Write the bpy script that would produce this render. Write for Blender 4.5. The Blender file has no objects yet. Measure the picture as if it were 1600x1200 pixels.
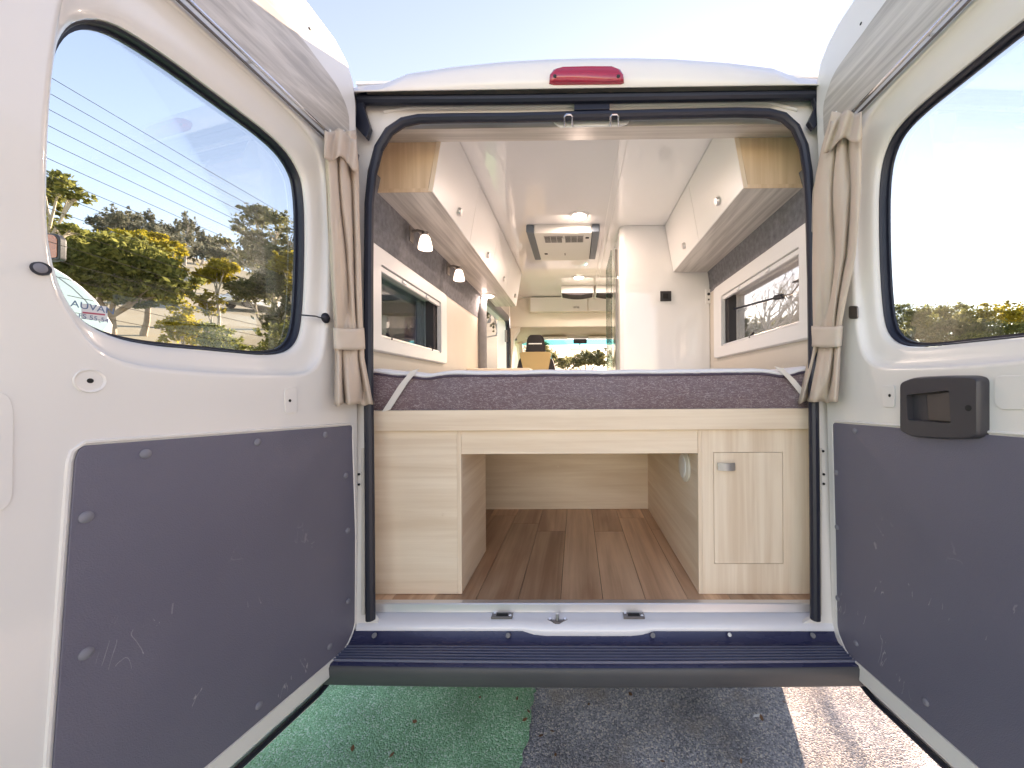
import bpy, bmesh, math, random
from mathutils import Vector, Matrix, noise
from mathutils.geometry import tessellate_polygon
R = math.radians
random.seed(7)
sc = bpy.context.scene
COL = sc.collection

# ------------------------------------------------------------------ camera
F, PPX, PPY = 580.0, 894.0, 607.0            # focal length and optical centre, in photograph pixels (1600 x 1200)
EYE = Vector((-0.055, 0.0, 1.30))
YAW, ROLL = 0.0106, 0.0061
_f = Vector((-math.sin(YAW), math.cos(YAW), 0.0))
_r0 = Vector((math.cos(YAW), math.sin(YAW), 0.0)); _u0 = Vector((0, 0, 1))
_r = _r0 * math.cos(ROLL) - _u0 * math.sin(ROLL)
_u = _u0 * math.cos(ROLL) + _r0 * math.sin(ROLL)
cd = bpy.data.cameras.new("camera"); cam = bpy.data.objects.new("camera", cd); COL.objects.link(cam)
cd.sensor_width = 36.0; cd.sensor_fit = 'HORIZONTAL'; cd.lens = 36.0 * F / 1600.0
cd.shift_x = -(PPX - 800.0) / 1600.0; cd.shift_y = (PPY - 600.0) / 1600.0
cd.clip_start = 0.02; cd.clip_end = 2000.0
m = Matrix.Identity(4)
for i in range(3):
    m[i][0], m[i][1], m[i][2], m[i][3] = _r[i], _u[i], -_f[i], EYE[i]
cam.matrix_world = m
sc.camera = cam

# ------------------------------------------------------------------ daylight
SUN_AZ, SUN_EL = 20.0, 20.0                   # degrees to the right of straight ahead, and above the horizon
w = bpy.data.worlds.new("World"); sc.world = w; w.use_nodes = True
nt = w.node_tree; nt.nodes.clear()
sky = nt.nodes.new('ShaderNodeTexSky'); sky.sky_type = 'NISHITA'; sky.sun_disc = False
sky.sun_elevation = R(SUN_EL); sky.sun_rotation = R(SUN_AZ)
sky.air_density = 1.0; sky.dust_density = 0.12; sky.ozone_density = 1.0; sky.altitude = 50
bg = nt.nodes.new('ShaderNodeBackground'); bg.inputs['Strength'].default_value = 0.088
wo = nt.nodes.new('ShaderNodeOutputWorld')
nt.links.new(sky.outputs[0], bg.inputs[0]); nt.links.new(bg.outputs[0], wo.inputs[0])
sd = bpy.data.lights.new("sun", 'SUN'); sd.energy = 5.0; sd.angle = R(0.5); sd.color = (1.0, 0.93, 0.82)
so = bpy.data.objects.new("sun", sd); COL.objects.link(so)
_d = Vector((math.sin(R(SUN_AZ)) * math.cos(R(SUN_EL)), math.cos(R(SUN_AZ)) * math.cos(R(SUN_EL)), math.sin(R(SUN_EL))))
so.rotation_euler = _d.to_track_quat('Z', 'Y').to_euler(); so.location = (0, 0, 30)
vs = sc.view_settings
vs.view_transform = 'Standard'; vs.look = 'None'; vs.gamma = 1.0; vs.exposure = 2.42; vs.use_white_balance = True; vs.white_balance_temperature = 8500; vs.white_balance_tint = 29.0; vs.use_curve_mapping = False
cy = sc.cycles
cy.max_bounces = 8; cy.diffuse_bounces = 4; cy.glossy_bounces = 3; cy.transmission_bounces = 4; cy.transparent_max_bounces = 16
cy.use_denoising = True; cy.adaptive_threshold = 0.02; cy.sample_clamp_indirect = 6.0
cy.caustics_reflective = False; cy.caustics_refractive = False

# ------------------------------------------------------------------ measuring helpers (photograph pixel + real distance -> place)
def ray(px, py):
    return _f + _r * ((px - PPX) / F) + _u * (-(py - PPY) / F)
def at(px, py, D):
    r = ray(px, py); return EYE + r * (D / r.y)
def atx(px, py, x):
    r = ray(px, py); return EYE + r * ((x - EYE.x) / r.x)
def atz(px, py, z):
    r = ray(px, py); return EYE + r * ((z - EYE.z) / r.z)

# ------------------------------------------------------------------ materials
MATS = {}
def newmat(name):
    mt = bpy.data.materials.new(name); mt.use_nodes = True
    MATS[name] = mt
    return mt, mt.node_tree, mt.node_tree.nodes['Principled BSDF']
def N(nt, typ, **kw):
    n = nt.nodes.new(typ)
    for k, v in kw.items():
        if k in n.inputs: n.inputs[k].default_value = v
        else: setattr(n, k, v)
    return n
def mat(name, col, rough=0.5, metal=0.0, coat=0.0, var=0.0, vscale=8.0, bump=0.0, bscale=200.0, spec=0.5, stretch=None, rvar=0.0):
    mt, nt, b = newmat(name)
    b.inputs['Base Color'].default_value = (*col, 1); b.inputs['Roughness'].default_value = rough
    b.inputs['Metallic'].default_value = metal; b.inputs['Coat Weight'].default_value = coat; b.inputs['Coat Roughness'].default_value = 0.06
    b.inputs['Specular IOR Level'].default_value = spec
    tc = N(nt, 'ShaderNodeTexCoord'); mp = N(nt, 'ShaderNodeMapping')
    if stretch: mp.inputs['Scale'].default_value = stretch
    nt.links.new(tc.outputs['Object'], mp.inputs[0])
    if var or rvar:
        nz = N(nt, 'ShaderNodeTexNoise', Scale=vscale, Detail=5.0); nt.links.new(mp.outputs[0], nz.inputs[0])
    if var:
        mx = N(nt, 'ShaderNodeMix', data_type='RGBA', blend_type='MIX')
        mx.inputs[6].default_value = (*[c * (1 - var) for c in col], 1); mx.inputs[7].default_value = (*[min(1, c * (1 + var)) for c in col], 1)
        nt.links.new(nz.outputs[0], mx.inputs[0]); nt.links.new(mx.outputs[2], b.inputs['Base Color'])
    if rvar:
        mr = N(nt, 'ShaderNodeMapRange'); mr.inputs[3].default_value = max(0, rough - rvar); mr.inputs[4].default_value = rough + rvar
        nt.links.new(nz.outputs[0], mr.inputs[0]); nt.links.new(mr.outputs[0], b.inputs['Roughness'])
    if bump:
        n2 = N(nt, 'ShaderNodeTexNoise', Scale=bscale, Detail=3.0); nt.links.new(mp.outputs[0], n2.inputs[0])
        bp = N(nt, 'ShaderNodeBump', Strength=bump, Distance=0.002); nt.links.new(n2.outputs[0], bp.inputs['Height']); nt.links.new(bp.outputs[0], b.inputs['Normal'])
    return mt
def wood(name, dark, light, axis, scale=1.0, rough=0.45, contrast=1.0, rand=0.0):
    """grain lines running along one axis ('X','Y','Z')"""
    mt, nt, b = newmat(name)
    tc = N(nt, 'ShaderNodeTexCoord'); mp = N(nt, 'ShaderNodeMapping')
    s = {'X': (1.2, 34, 34), 'Y': (34, 1.2, 34), 'Z': (34, 34, 1.2)}[axis]
    mp.inputs['Scale'].default_value = [v * scale for v in s]
    nt.links.new(tc.outputs['Object'], mp.inputs[0])
    if rand:
        oi = N(nt, 'ShaderNodeObjectInfo'); ad = N(nt, 'ShaderNodeVectorMath', operation='ADD'); ml = N(nt, 'ShaderNodeMath', operation='MULTIPLY'); ml.inputs[1].default_value = 37.0
        nt.links.new(oi.outputs['Random'], ml.inputs[0]); nt.links.new(tc.outputs['Object'], ad.inputs[0]); nt.links.new(ml.outputs[0], ad.inputs[1]); nt.links.new(ad.outputs[0], mp.inputs[0])
    n1 = N(nt, 'ShaderNodeTexNoise', Scale=1.0, Detail=6.0, Roughness=0.62, Distortion=0.5); nt.links.new(mp.outputs[0], n1.inputs[0])
    mp2 = N(nt, 'ShaderNodeMapping'); mp2.inputs['Scale'].default_value = [v * scale * 0.16 + 0.5 for v in s]; nt.links.new(mp.inputs[0].links[0].from_socket, mp2.inputs[0])
    n2 = N(nt, 'ShaderNodeTexNoise', Scale=1.0, Detail=3.0, Distortion=1.2); nt.links.new(mp2.outputs[0], n2.inputs[0])
    a = N(nt, 'ShaderNodeMath', operation='ADD'); nt.links.new(n1.outputs[0], a.inputs[0]); nt.links.new(n2.outputs[0], a.inputs[1])
    cr = N(nt, 'ShaderNodeMapRange'); cr.inputs[1].default_value = 1.0 - 0.22 / contrast; cr.inputs[2].default_value = 1.0 + 0.22 / contrast
    nt.links.new(a.outputs[0], cr.inputs[0])
    mx = N(nt, 'ShaderNodeMix', data_type='RGBA'); mx.inputs[6].default_value = (*dark, 1); mx.inputs[7].default_value = (*light, 1)
    nt.links.new(cr.outputs[0], mx.inputs[0]); out = mx.outputs[2]
    if rand:
        hv = N(nt, 'ShaderNodeHueSaturation'); mr = N(nt, 'ShaderNodeMapRange'); mr.inputs[3].default_value = 1 - rand; mr.inputs[4].default_value = 1 + rand
        nt.links.new(oi.outputs['Random'], mr.inputs[0]); nt.links.new(mr.outputs[0], hv.inputs['Value']); nt.links.new(out, hv.inputs['Color']); out = hv.outputs[0]
    nt.links.new(out, b.inputs['Base Color'])
    b.inputs['Roughness'].default_value = rough
    bp = N(nt, 'ShaderNodeBump', Strength=0.12, Distance=0.001); nt.links.new(n1.outputs[0], bp.inputs['Height']); nt.links.new(bp.outputs[0], b.inputs['Normal'])
    return mt
def glass(name, tint=(0.93, 0.96, 0.95), gloss=0.9):
    """thin pane: lets light straight through, mirrors a little at grazing angles"""
    mt = bpy.data.materials.new(name); mt.use_nodes = True; MATS[name] = mt; nt = mt.node_tree; nt.nodes.clear()
    o = N(nt, 'ShaderNodeOutputMaterial'); t = N(nt, 'ShaderNodeBsdfTransparent'); t.inputs[0].default_value = (*tint, 1)
    g = N(nt, 'ShaderNodeBsdfGlossy'); g.inputs['Roughness'].default_value = 0.02
    fr = N(nt, 'ShaderNodeFresnel'); fr.inputs[0].default_value = 1.45
    ml = N(nt, 'ShaderNodeMath', operation='MULTIPLY'); ml.inputs[1].default_value = gloss
    mx = N(nt, 'ShaderNodeMixShader'); nt.links.new(fr.outputs[0], ml.inputs[0]); nt.links.new(ml.outputs[0], mx.inputs[0])
    nt.links.new(t.outputs[0], mx.inputs[1]); nt.links.new(g.outputs[0], mx.inputs[2]); nt.links.new(mx.outputs[0], o.inputs[0])
    return mt
def emit(name, col, s):
    mt, nt, b = newmat(name)
    b.inputs['Base Color'].default_value = (*col, 1); b.inputs['Emission Color'].default_value = (*col, 1); b.inputs['Emission Strength'].default_value = s
    return mt

mat('paint', (0.80, 0.775, 0.745), 0.28, coat=0.6, var=0.015, vscale=3)
mat('paint_dirty', (0.62, 0.58, 0.52), 0.45, var=0.12, vscale=14)
mat('rubber', (0.011, 0.014, 0.028), 0.42, var=0.15, vscale=20)
mat('black_plastic', (0.022, 0.021, 0.024), 0.42, bump=0.1, bscale=600)
mat('flap_plastic', (0.085, 0.07, 0.066), 0.42, bump=0.1, bscale=500)
mat('rib_glint', (0.12, 0.13, 0.19), 0.3)  # sky glints along the tread ribs, put into a lighter grey-blue colour
mat('handle_plastic', (0.05, 0.048, 0.056), 0.38, bump=0.1, bscale=500)
mat('tread_skytint', (0.030, 0.033, 0.078), 0.27, var=0.25, vscale=9, stretch=(1, 6, 1), rvar=0.12)  # black plastic with the blue sky reflection put into its colour
mat('bumper_face', (0.06, 0.062, 0.068), 0.5, var=0.2, vscale=5, bump=0.1, bscale=400)
mat('screw_grey', (0.20, 0.20, 0.235), 0.5, spec=0.5)
mat('metal', (0.62, 0.61, 0.60), 0.28, metal=1.0)
mat('dark_metal', (0.22, 0.20, 0.19), 0.4, metal=0.9)
mat('satin_metal', (0.42, 0.40, 0.385), 0.5, metal=0.6)
mat('alu', (0.78, 0.78, 0.80), 0.35, metal=0.7)
mat('chrome', (0.75, 0.75, 0.76), 0.12, metal=1.0)
mat('hole', (0.012, 0.012, 0.012), 0.8)
mat('gloss_white', (0.80, 0.80, 0.79), 0.05, coat=0.5)
mat('cab_white', (0.76, 0.755, 0.74), 0.38)
mat('cream', (0.73, 0.69, 0.61), 0.4)
mat('beige_wall', (0.63, 0.575, 0.50), 0.5, var=0.04)
mat('headliner', (0.62, 0.56, 0.44), 0.8, bump=0.2, bscale=300)
mat('carpet', (0.18, 0.18, 0.195), 0.95, var=0.55, vscale=45, bump=1.0, bscale=320)
mat('grey_trim', (0.20, 0.20, 0.21), 0.7, var=0.15, vscale=30)
mat('white_plastic', (0.76, 0.76, 0.75), 0.35)
mat('curtain', (0.60, 0.505, 0.425), 0.85, var=0.05, vscale=5, bump=0.35, bscale=900)
mat('curtain_band', (0.62, 0.535, 0.46), 0.85, bump=0.35, bscale=900)
mat('sheet', (0.78, 0.79, 0.83), 0.7, bump=0.3, bscale=120)
mat('strap', (0.74, 0.70, 0.66), 0.7, bump=0.4, bscale=500)
mat('piping', (0.075, 0.055, 0.09), 0.7)
mat('tan_fabric', (0.42, 0.29, 0.14), 0.8, bump=0.2)
mat('dark_fabric', (0.02, 0.017, 0.02), 0.8)
mat('red_lens', (0.42, 0.012, 0.045), 0.12, coat=0.8)
mat('orange_lens', (0.55, 0.16, 0.07), 0.25, coat=0.5)
mat('sill_white', (0.80, 0.80, 0.83), 0.22, coat=0.5, var=0.03, vscale=20)
mat('ac_white', (0.70, 0.70, 0.66), 0.4)
mat('ac_grey', (0.11, 0.14, 0.17), 0.35)
mat('dark_gap', (0.03, 0.027, 0.03), 0.7)
mat('timber', (0.40, 0.24, 0.12), 0.6, var=0.2)
mat('blue_paint', (0.05, 0.16, 0.45), 0.4)
mat('purple_cloth', (0.07, 0.03, 0.20), 0.8)
mat('concrete_wall', (0.52, 0.49, 0.44), 0.8, var=0.12, vscale=1.5)
mat('car_white', (0.78, 0.79, 0.80), 0.2, coat=0.8)
mat('car_blue', (0.50, 0.62, 0.75), 0.2, coat=0.8)
mat('tyre', (0.02, 0.02, 0.02), 0.8)
mat('sticker_white', (0.80, 0.82, 0.84), 0.5)
mat('sticker_red', (0.55, 0.10, 0.16), 0.5)
mat('sticker_blue', (0.10, 0.18, 0.33), 0.5)
mat('dash', (0.05, 0.05, 0.055), 0.6)
mat('heater', (0.10, 0.08, 0.05), 0.6)
mat('leaf_brown', (0.20, 0.09, 0.035), 0.8, var=0.3)
mat('paper_scrap', (0.8, 0.8, 0.78), 0.8)
mat('bark', (0.27, 0.21, 0.16), 0.9, var=0.35, vscale=6, bump=0.6, bscale=30)
mat('bark_pale', (0.42, 0.37, 0.30), 0.85, var=0.25, vscale=5)
mat('bark_grey', (0.34, 0.31, 0.28), 0.9, var=0.2)
glass('pane', (0.90, 0.95, 0.955), 0.35)
glass('pane_clear', (0.95, 0.96, 0.95), 0.7)
glass('pane_dark', (0.84, 0.89, 0.95), 0.9)
glass('pane_green', (0.80, 0.90, 0.86), 0.8)
glass('screen_band', (0.10, 0.62, 0.72), 0.5)
mat('glass_edge', (0.03, 0.16, 0.11), 0.15)
emit('lamp_on', (1.0, 0.97, 0.93), 3.0)
emit('shade_on', (1.0, 0.95, 0.86), 0.45)
# pale laminate: fronts with level grain, the right cupboard with upright grain
PALE_D, PALE_L = (0.73, 0.57, 0.425), (0.87, 0.73, 0.58)
wood('laminate_x', PALE_D, PALE_L, 'X', 0.9, 0.42, 1.1)
wood('laminate_z', PALE_D, PALE_L, 'Z', 0.9, 0.42, 1.35)
wood('laminate_y', PALE_D, PALE_L, 'Y', 0.9, 0.42, 1.35)
wood('laminate_end', (0.62, 0.43, 0.27), (0.78, 0.58, 0.40), 'Z', 1.0, 0.42)
wood('laminate_grey', (0.42, 0.385, 0.35), (0.62, 0.575, 0.53), 'X', 0.9, 0.40, 1.4)
wood('laminate_grey_y', (0.42, 0.385, 0.35), (0.66, 0.615, 0.565), 'Y', 1.2, 0.40, 1.5)
wood('plank_wood', (0.46, 0.245, 0.14), (0.76, 0.49, 0.31), 'Y', 0.75, 0.34, 1.0, rand=0.24)

def lining_mat():
    """dark grainy door lining with pale scratches"""
    mt, nt, b = newmat('lining')
    tc = N(nt, 'ShaderNodeTexCoord')
    n1 = N(nt, 'ShaderNodeTexNoise', Scale=3.0, Detail=4.0); nt.links.new(tc.outputs['Object'], n1.inputs[0])
    mx = N(nt, 'ShaderNodeMix', data_type='RGBA'); mx.inputs[6].default_value = (0.122, 0.120, 0.165, 1); mx.inputs[7].default_value = (0.165, 0.158, 0.205, 1)
    nt.links.new(n1.outputs[0], mx.inputs[0])
    # scratches: thin ridges of a stretched, warped noise, kept to patches
    mp = N(nt, 'ShaderNodeMapping'); mp.inputs['Rotation'].default_value = (0.5, 0, 0); mp.inputs['Scale'].default_value = (7, 14, 5); nt.links.new(tc.outputs['Object'], mp.inputs[0])
    n2 = N(nt, 'ShaderNodeTexNoise', Scale=1.0, Detail=3.0, Distortion=1.5); nt.links.new(mp.outputs[0], n2.inputs[0])
    s1 = N(nt, 'ShaderNodeMath', operation='SUBTRACT'); s1.inputs[1].default_value = 0.5; nt.links.new(n2.outputs[0], s1.inputs[0])
    ab = N(nt, 'ShaderNodeMath', operation='ABSOLUTE'); nt.links.new(s1.outputs[0], ab.inputs[0])
    lt = N(nt, 'ShaderNodeMath', operation='LESS_THAN'); lt.inputs[1].default_value = 0.006; nt.links.new(ab.outputs[0], lt.inputs[0])
    n3 = N(nt, 'ShaderNodeTexNoise', Scale=11.0, Detail=2.0); nt.links.new(tc.outputs['Object'], n3.inputs[0])
    g3 = N(nt, 'ShaderNodeMath', operation='GREATER_THAN'); g3.inputs[1].default_value = 0.625; nt.links.new(n3.outputs[0], g3.inputs[0])
    sp = N(nt, 'ShaderNodeSeparateXYZ'); nt.links.new(tc.outputs['Object'], sp.inputs[0])
    lo = N(nt, 'ShaderNodeMapRange'); lo.inputs[1].default_value = 0.50; lo.inputs[2].default_value = 0.28; nt.links.new(sp.outputs[2], lo.inputs[0])
    a1 = N(nt, 'ShaderNodeMath', operation='MULTIPLY'); nt.links.new(lt.outputs[0], a1.inputs[0]); nt.links.new(g3.outputs[0], a1.inputs[1])
    a2 = N(nt, 'ShaderNodeMath', operation='MULTIPLY'); nt.links.new(a1.outputs[0], a2.inputs[0]); nt.links.new(lo.outputs[0], a2.inputs[1])
    a3 = N(nt, 'ShaderNodeMath', operation='MULTIPLY'); a3.inputs[1].default_value = 0.6; nt.links.new(a2.outputs[0], a3.inputs[0])
    m2 = N(nt, 'ShaderNodeMix', data_type='RGBA'); m2.inputs[7].default_value = (0.50, 0.48, 0.47, 1)
    nt.links.new(a3.outputs[0], m2.inputs[0]); nt.links.new(mx.outputs[2], m2.inputs[6]); nt.links.new(m2.outputs[2], b.inputs['Base Color'])
    rr_ = N(nt, 'ShaderNodeMapRange'); rr_.inputs[3].default_value = 0.30; rr_.inputs[4].default_value = 0.56; nt.links.new(n1.outputs[0], rr_.inputs[0]); nt.links.new(rr_.outputs[0], b.inputs['Roughness'])
    n4 = N(nt, 'ShaderNodeTexNoise', Scale=420.0, Detail=2.0); nt.links.new(tc.outputs['Object'], n4.inputs[0])
    bp = N(nt, 'ShaderNodeBump', Strength=0.55, Distance=0.0015); nt.links.new(n4.outputs[0], bp.inputs['Height']); nt.links.new(bp.outputs[0], b.inputs['Normal'])
lining_mat()
def mattress_mat():
    mt, nt, b = newmat('mattress_cloth')
    tc = N(nt, 'ShaderNodeTexCoord'); mp = N(nt, 'ShaderNodeMapping'); mp.inputs['Scale'].default_value = (60, 60, 175); nt.links.new(tc.outputs['Object'], mp.inputs[0])
    n2 = N(nt, 'ShaderNodeTexNoise', Scale=1.0, Detail=2.0, Distortion=0.8); nt.links.new(mp.outputs[0], n2.inputs[0])
    s1 = N(nt, 'ShaderNodeMath', operation='SUBTRACT'); s1.inputs[1].default_value = 0.5; nt.links.new(n2.outputs[0], s1.inputs[0])
    ab = N(nt, 'ShaderNodeMath', operation='ABSOLUTE'); nt.links.new(s1.outputs[0], ab.inputs[0])
    mr = N(nt, 'ShaderNodeMapRange'); mr.inputs[1].default_value = 0.008; mr.inputs[2].default_value = 0.045; mr.inputs[3].default_value = 0.7; mr.inputs[4].default_value = 0.0; nt.links.new(ab.outputs[0], mr.inputs[0])
    n1 = N(nt, 'ShaderNodeTexNoise', Scale=5.0, Detail=3.0); nt.links.new(tc.outputs['Object'], n1.inputs[0])
    c1 = N(nt, 'ShaderNodeMix', data_type='RGBA'); c1.inputs[6].default_value = (0.17, 0.095, 0.105, 1); c1.inputs[7].default_value = (0.19, 0.15, 0.17, 1); nt.links.new(n1.outputs[0], c1.inputs[0])
    c2 = N(nt, 'ShaderNodeMix', data_type='RGBA'); c2.inputs[7].default_value = (0.42, 0.37, 0.385, 1); nt.links.new(mr.outputs[0], c2.inputs[0]); nt.links.new(c1.outputs[2], c2.inputs[6])
    nt.links.new(c2.outputs[2], b.inputs['Base Color']); b.inputs['Roughness'].default_value = 0.85
    bp = N(nt, 'ShaderNodeBump', Strength=0.4, Distance=0.002); nt.links.new(mr.outputs[0], bp.inputs['Height']); nt.links.new(bp.outputs[0], b.inputs['Normal'])
mattress_mat()
def grit_mat(name, c1, c2, c3, scale, patch=None, pale=0.12, rough=0.9):
    """fine stony surface: cells of mixed colours with real relief"""
    mt, nt, b = newmat(name)
    tc = N(nt, 'ShaderNodeTexCoord')
    v = N(nt, 'ShaderNodeTexVoronoi', Scale=scale); nt.links.new(tc.outputs['Object'], v.inputs[0])
    sep = N(nt, 'ShaderNodeSeparateColor'); nt.links.new(v.outputs['Color'], sep.inputs[0])
    mx = N(nt, 'ShaderNodeMix', data_type='RGBA'); mx.inputs[6].default_value = (*c1, 1); mx.inputs[7].default_value = (*c2, 1); nt.links.new(sep.outputs[0], mx.inputs[0])
    gt = N(nt, 'ShaderNodeMath', operation='GREATER_THAN'); gt.inputs[1].default_value = 1 - pale; nt.links.new(sep.outputs[1], gt.inputs[0])
    m2 = N(nt, 'ShaderNodeMix', data_type='RGBA'); m2.inputs[7].default_value = (*c3, 1); nt.links.new(gt.outputs[0], m2.inputs[0]); nt.links.new(mx.outputs[2], m2.inputs[6])
    n1 = N(nt, 'ShaderNodeTexNoise', Scale=3.2, Detail=6.0); nt.links.new(tc.outputs['Object'], n1.inputs[0])
    mr = N(nt, 'ShaderNodeMapRange'); mr.inputs[1].default_value = 0.3; mr.inputs[2].default_value = 0.7; mr.inputs[3].default_value = 0.62; mr.inputs[4].default_value = 1.28; nt.links.new(n1.outputs[0], mr.inputs[0])
    m3 = N(nt, 'ShaderNodeMix', data_type='RGBA', blend_type='MULTIPLY'); m3.inputs[0].default_value = 1.0; nt.links.new(m2.outputs[2], m3.inputs[6]); nt.links.new(mr.outputs[0], m3.inputs[7])
    out = m3.outputs[2]
    if patch:
        n5 = N(nt, 'ShaderNodeTexNoise', Scale=4.5, Detail=4.0); nt.links.new(tc.outputs['Object'], n5.inputs[0])
        p = N(nt, 'ShaderNodeMapRange'); p.inputs[1].default_value = 0.55; p.inputs[2].default_value = 0.70; p.inputs[4].default_value = 0.8; nt.links.new(n5.outputs[0], p.inputs[0])
        m4 = N(nt, 'ShaderNodeMix', data_type='RGBA'); m4.inputs[7].default_value = (*patch, 1); nt.links.new(p.outputs[0], m4.inputs[0]); nt.links.new(out, m4.inputs[6]); out = m4.outputs[2]
    nt.links.new(out, b.inputs['Base Color']); b.inputs['Roughness'].default_value = rough
    bp = N(nt, 'ShaderNodeBump', Strength=0.9, Distance=0.006); bp.invert = True; nt.links.new(v.outputs['Distance'], bp.inputs['Height']); nt.links.new(bp.outputs[0], b.inputs['Normal'])
grit_mat('asphalt', (0.19, 0.19, 0.205), (0.52, 0.51, 0.52), (0.72, 0.66, 0.58), 185, patch=(0.40, 0.33, 0.27), pale=0.16)
grit_mat('green_coating', (0.17, 0.45, 0.22), (0.34, 0.69, 0.42), (0.56, 0.78, 0.60), 185, pale=0.14)
mat('dry_grass', (0.26, 0.23, 0.16), 0.95, var=0.45, vscale=0.12)
def leaf_mat(name, c1, c2, tr=0.35):
    mt = bpy.data.materials.new(name); mt.use_nodes = True; MATS[name] = mt; nt = mt.node_tree; nt.nodes.clear()
    o = N(nt, 'ShaderNodeOutputMaterial'); d = N(nt, 'ShaderNodeBsdfDiffuse'); t = N(nt, 'ShaderNodeBsdfTranslucent'); mx = N(nt, 'ShaderNodeMixShader'); mx.inputs[0].default_value = tr
    gi = N(nt, 'ShaderNodeNewGeometry'); c = N(nt, 'ShaderNodeMix', data_type='RGBA'); c.inputs[6].default_value = (*c1, 1); c.inputs[7].default_value = (*c2, 1)
    nt.links.new(gi.outputs['Random Per Island'], c.inputs[0]); nt.links.new(c.outputs[2], d.inputs[0]); nt.links.new(c.outputs[2], t.inputs[0])
    nt.links.new(d.outputs[0], mx.inputs[1]); nt.links.new(t.outputs[0], mx.inputs[2]); nt.links.new(mx.outputs[0], o.inputs[0])
leaf_mat('leaf_olive', (0.10, 0.115, 0.04), (0.27, 0.27, 0.08), 0.5)
leaf_mat('leaf_grey', (0.11, 0.12, 0.06), (0.26, 0.25, 0.12), 0.5)
leaf_mat('leaf_yellow', (0.22, 0.19, 0.025), (0.42, 0.34, 0.04), 0.5)
leaf_mat('leaf_hazed', (0.13, 0.14, 0.11), (0.20, 0.20, 0.15), 0.4)  # distance haze put into the leaf colour as a paler grey

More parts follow.
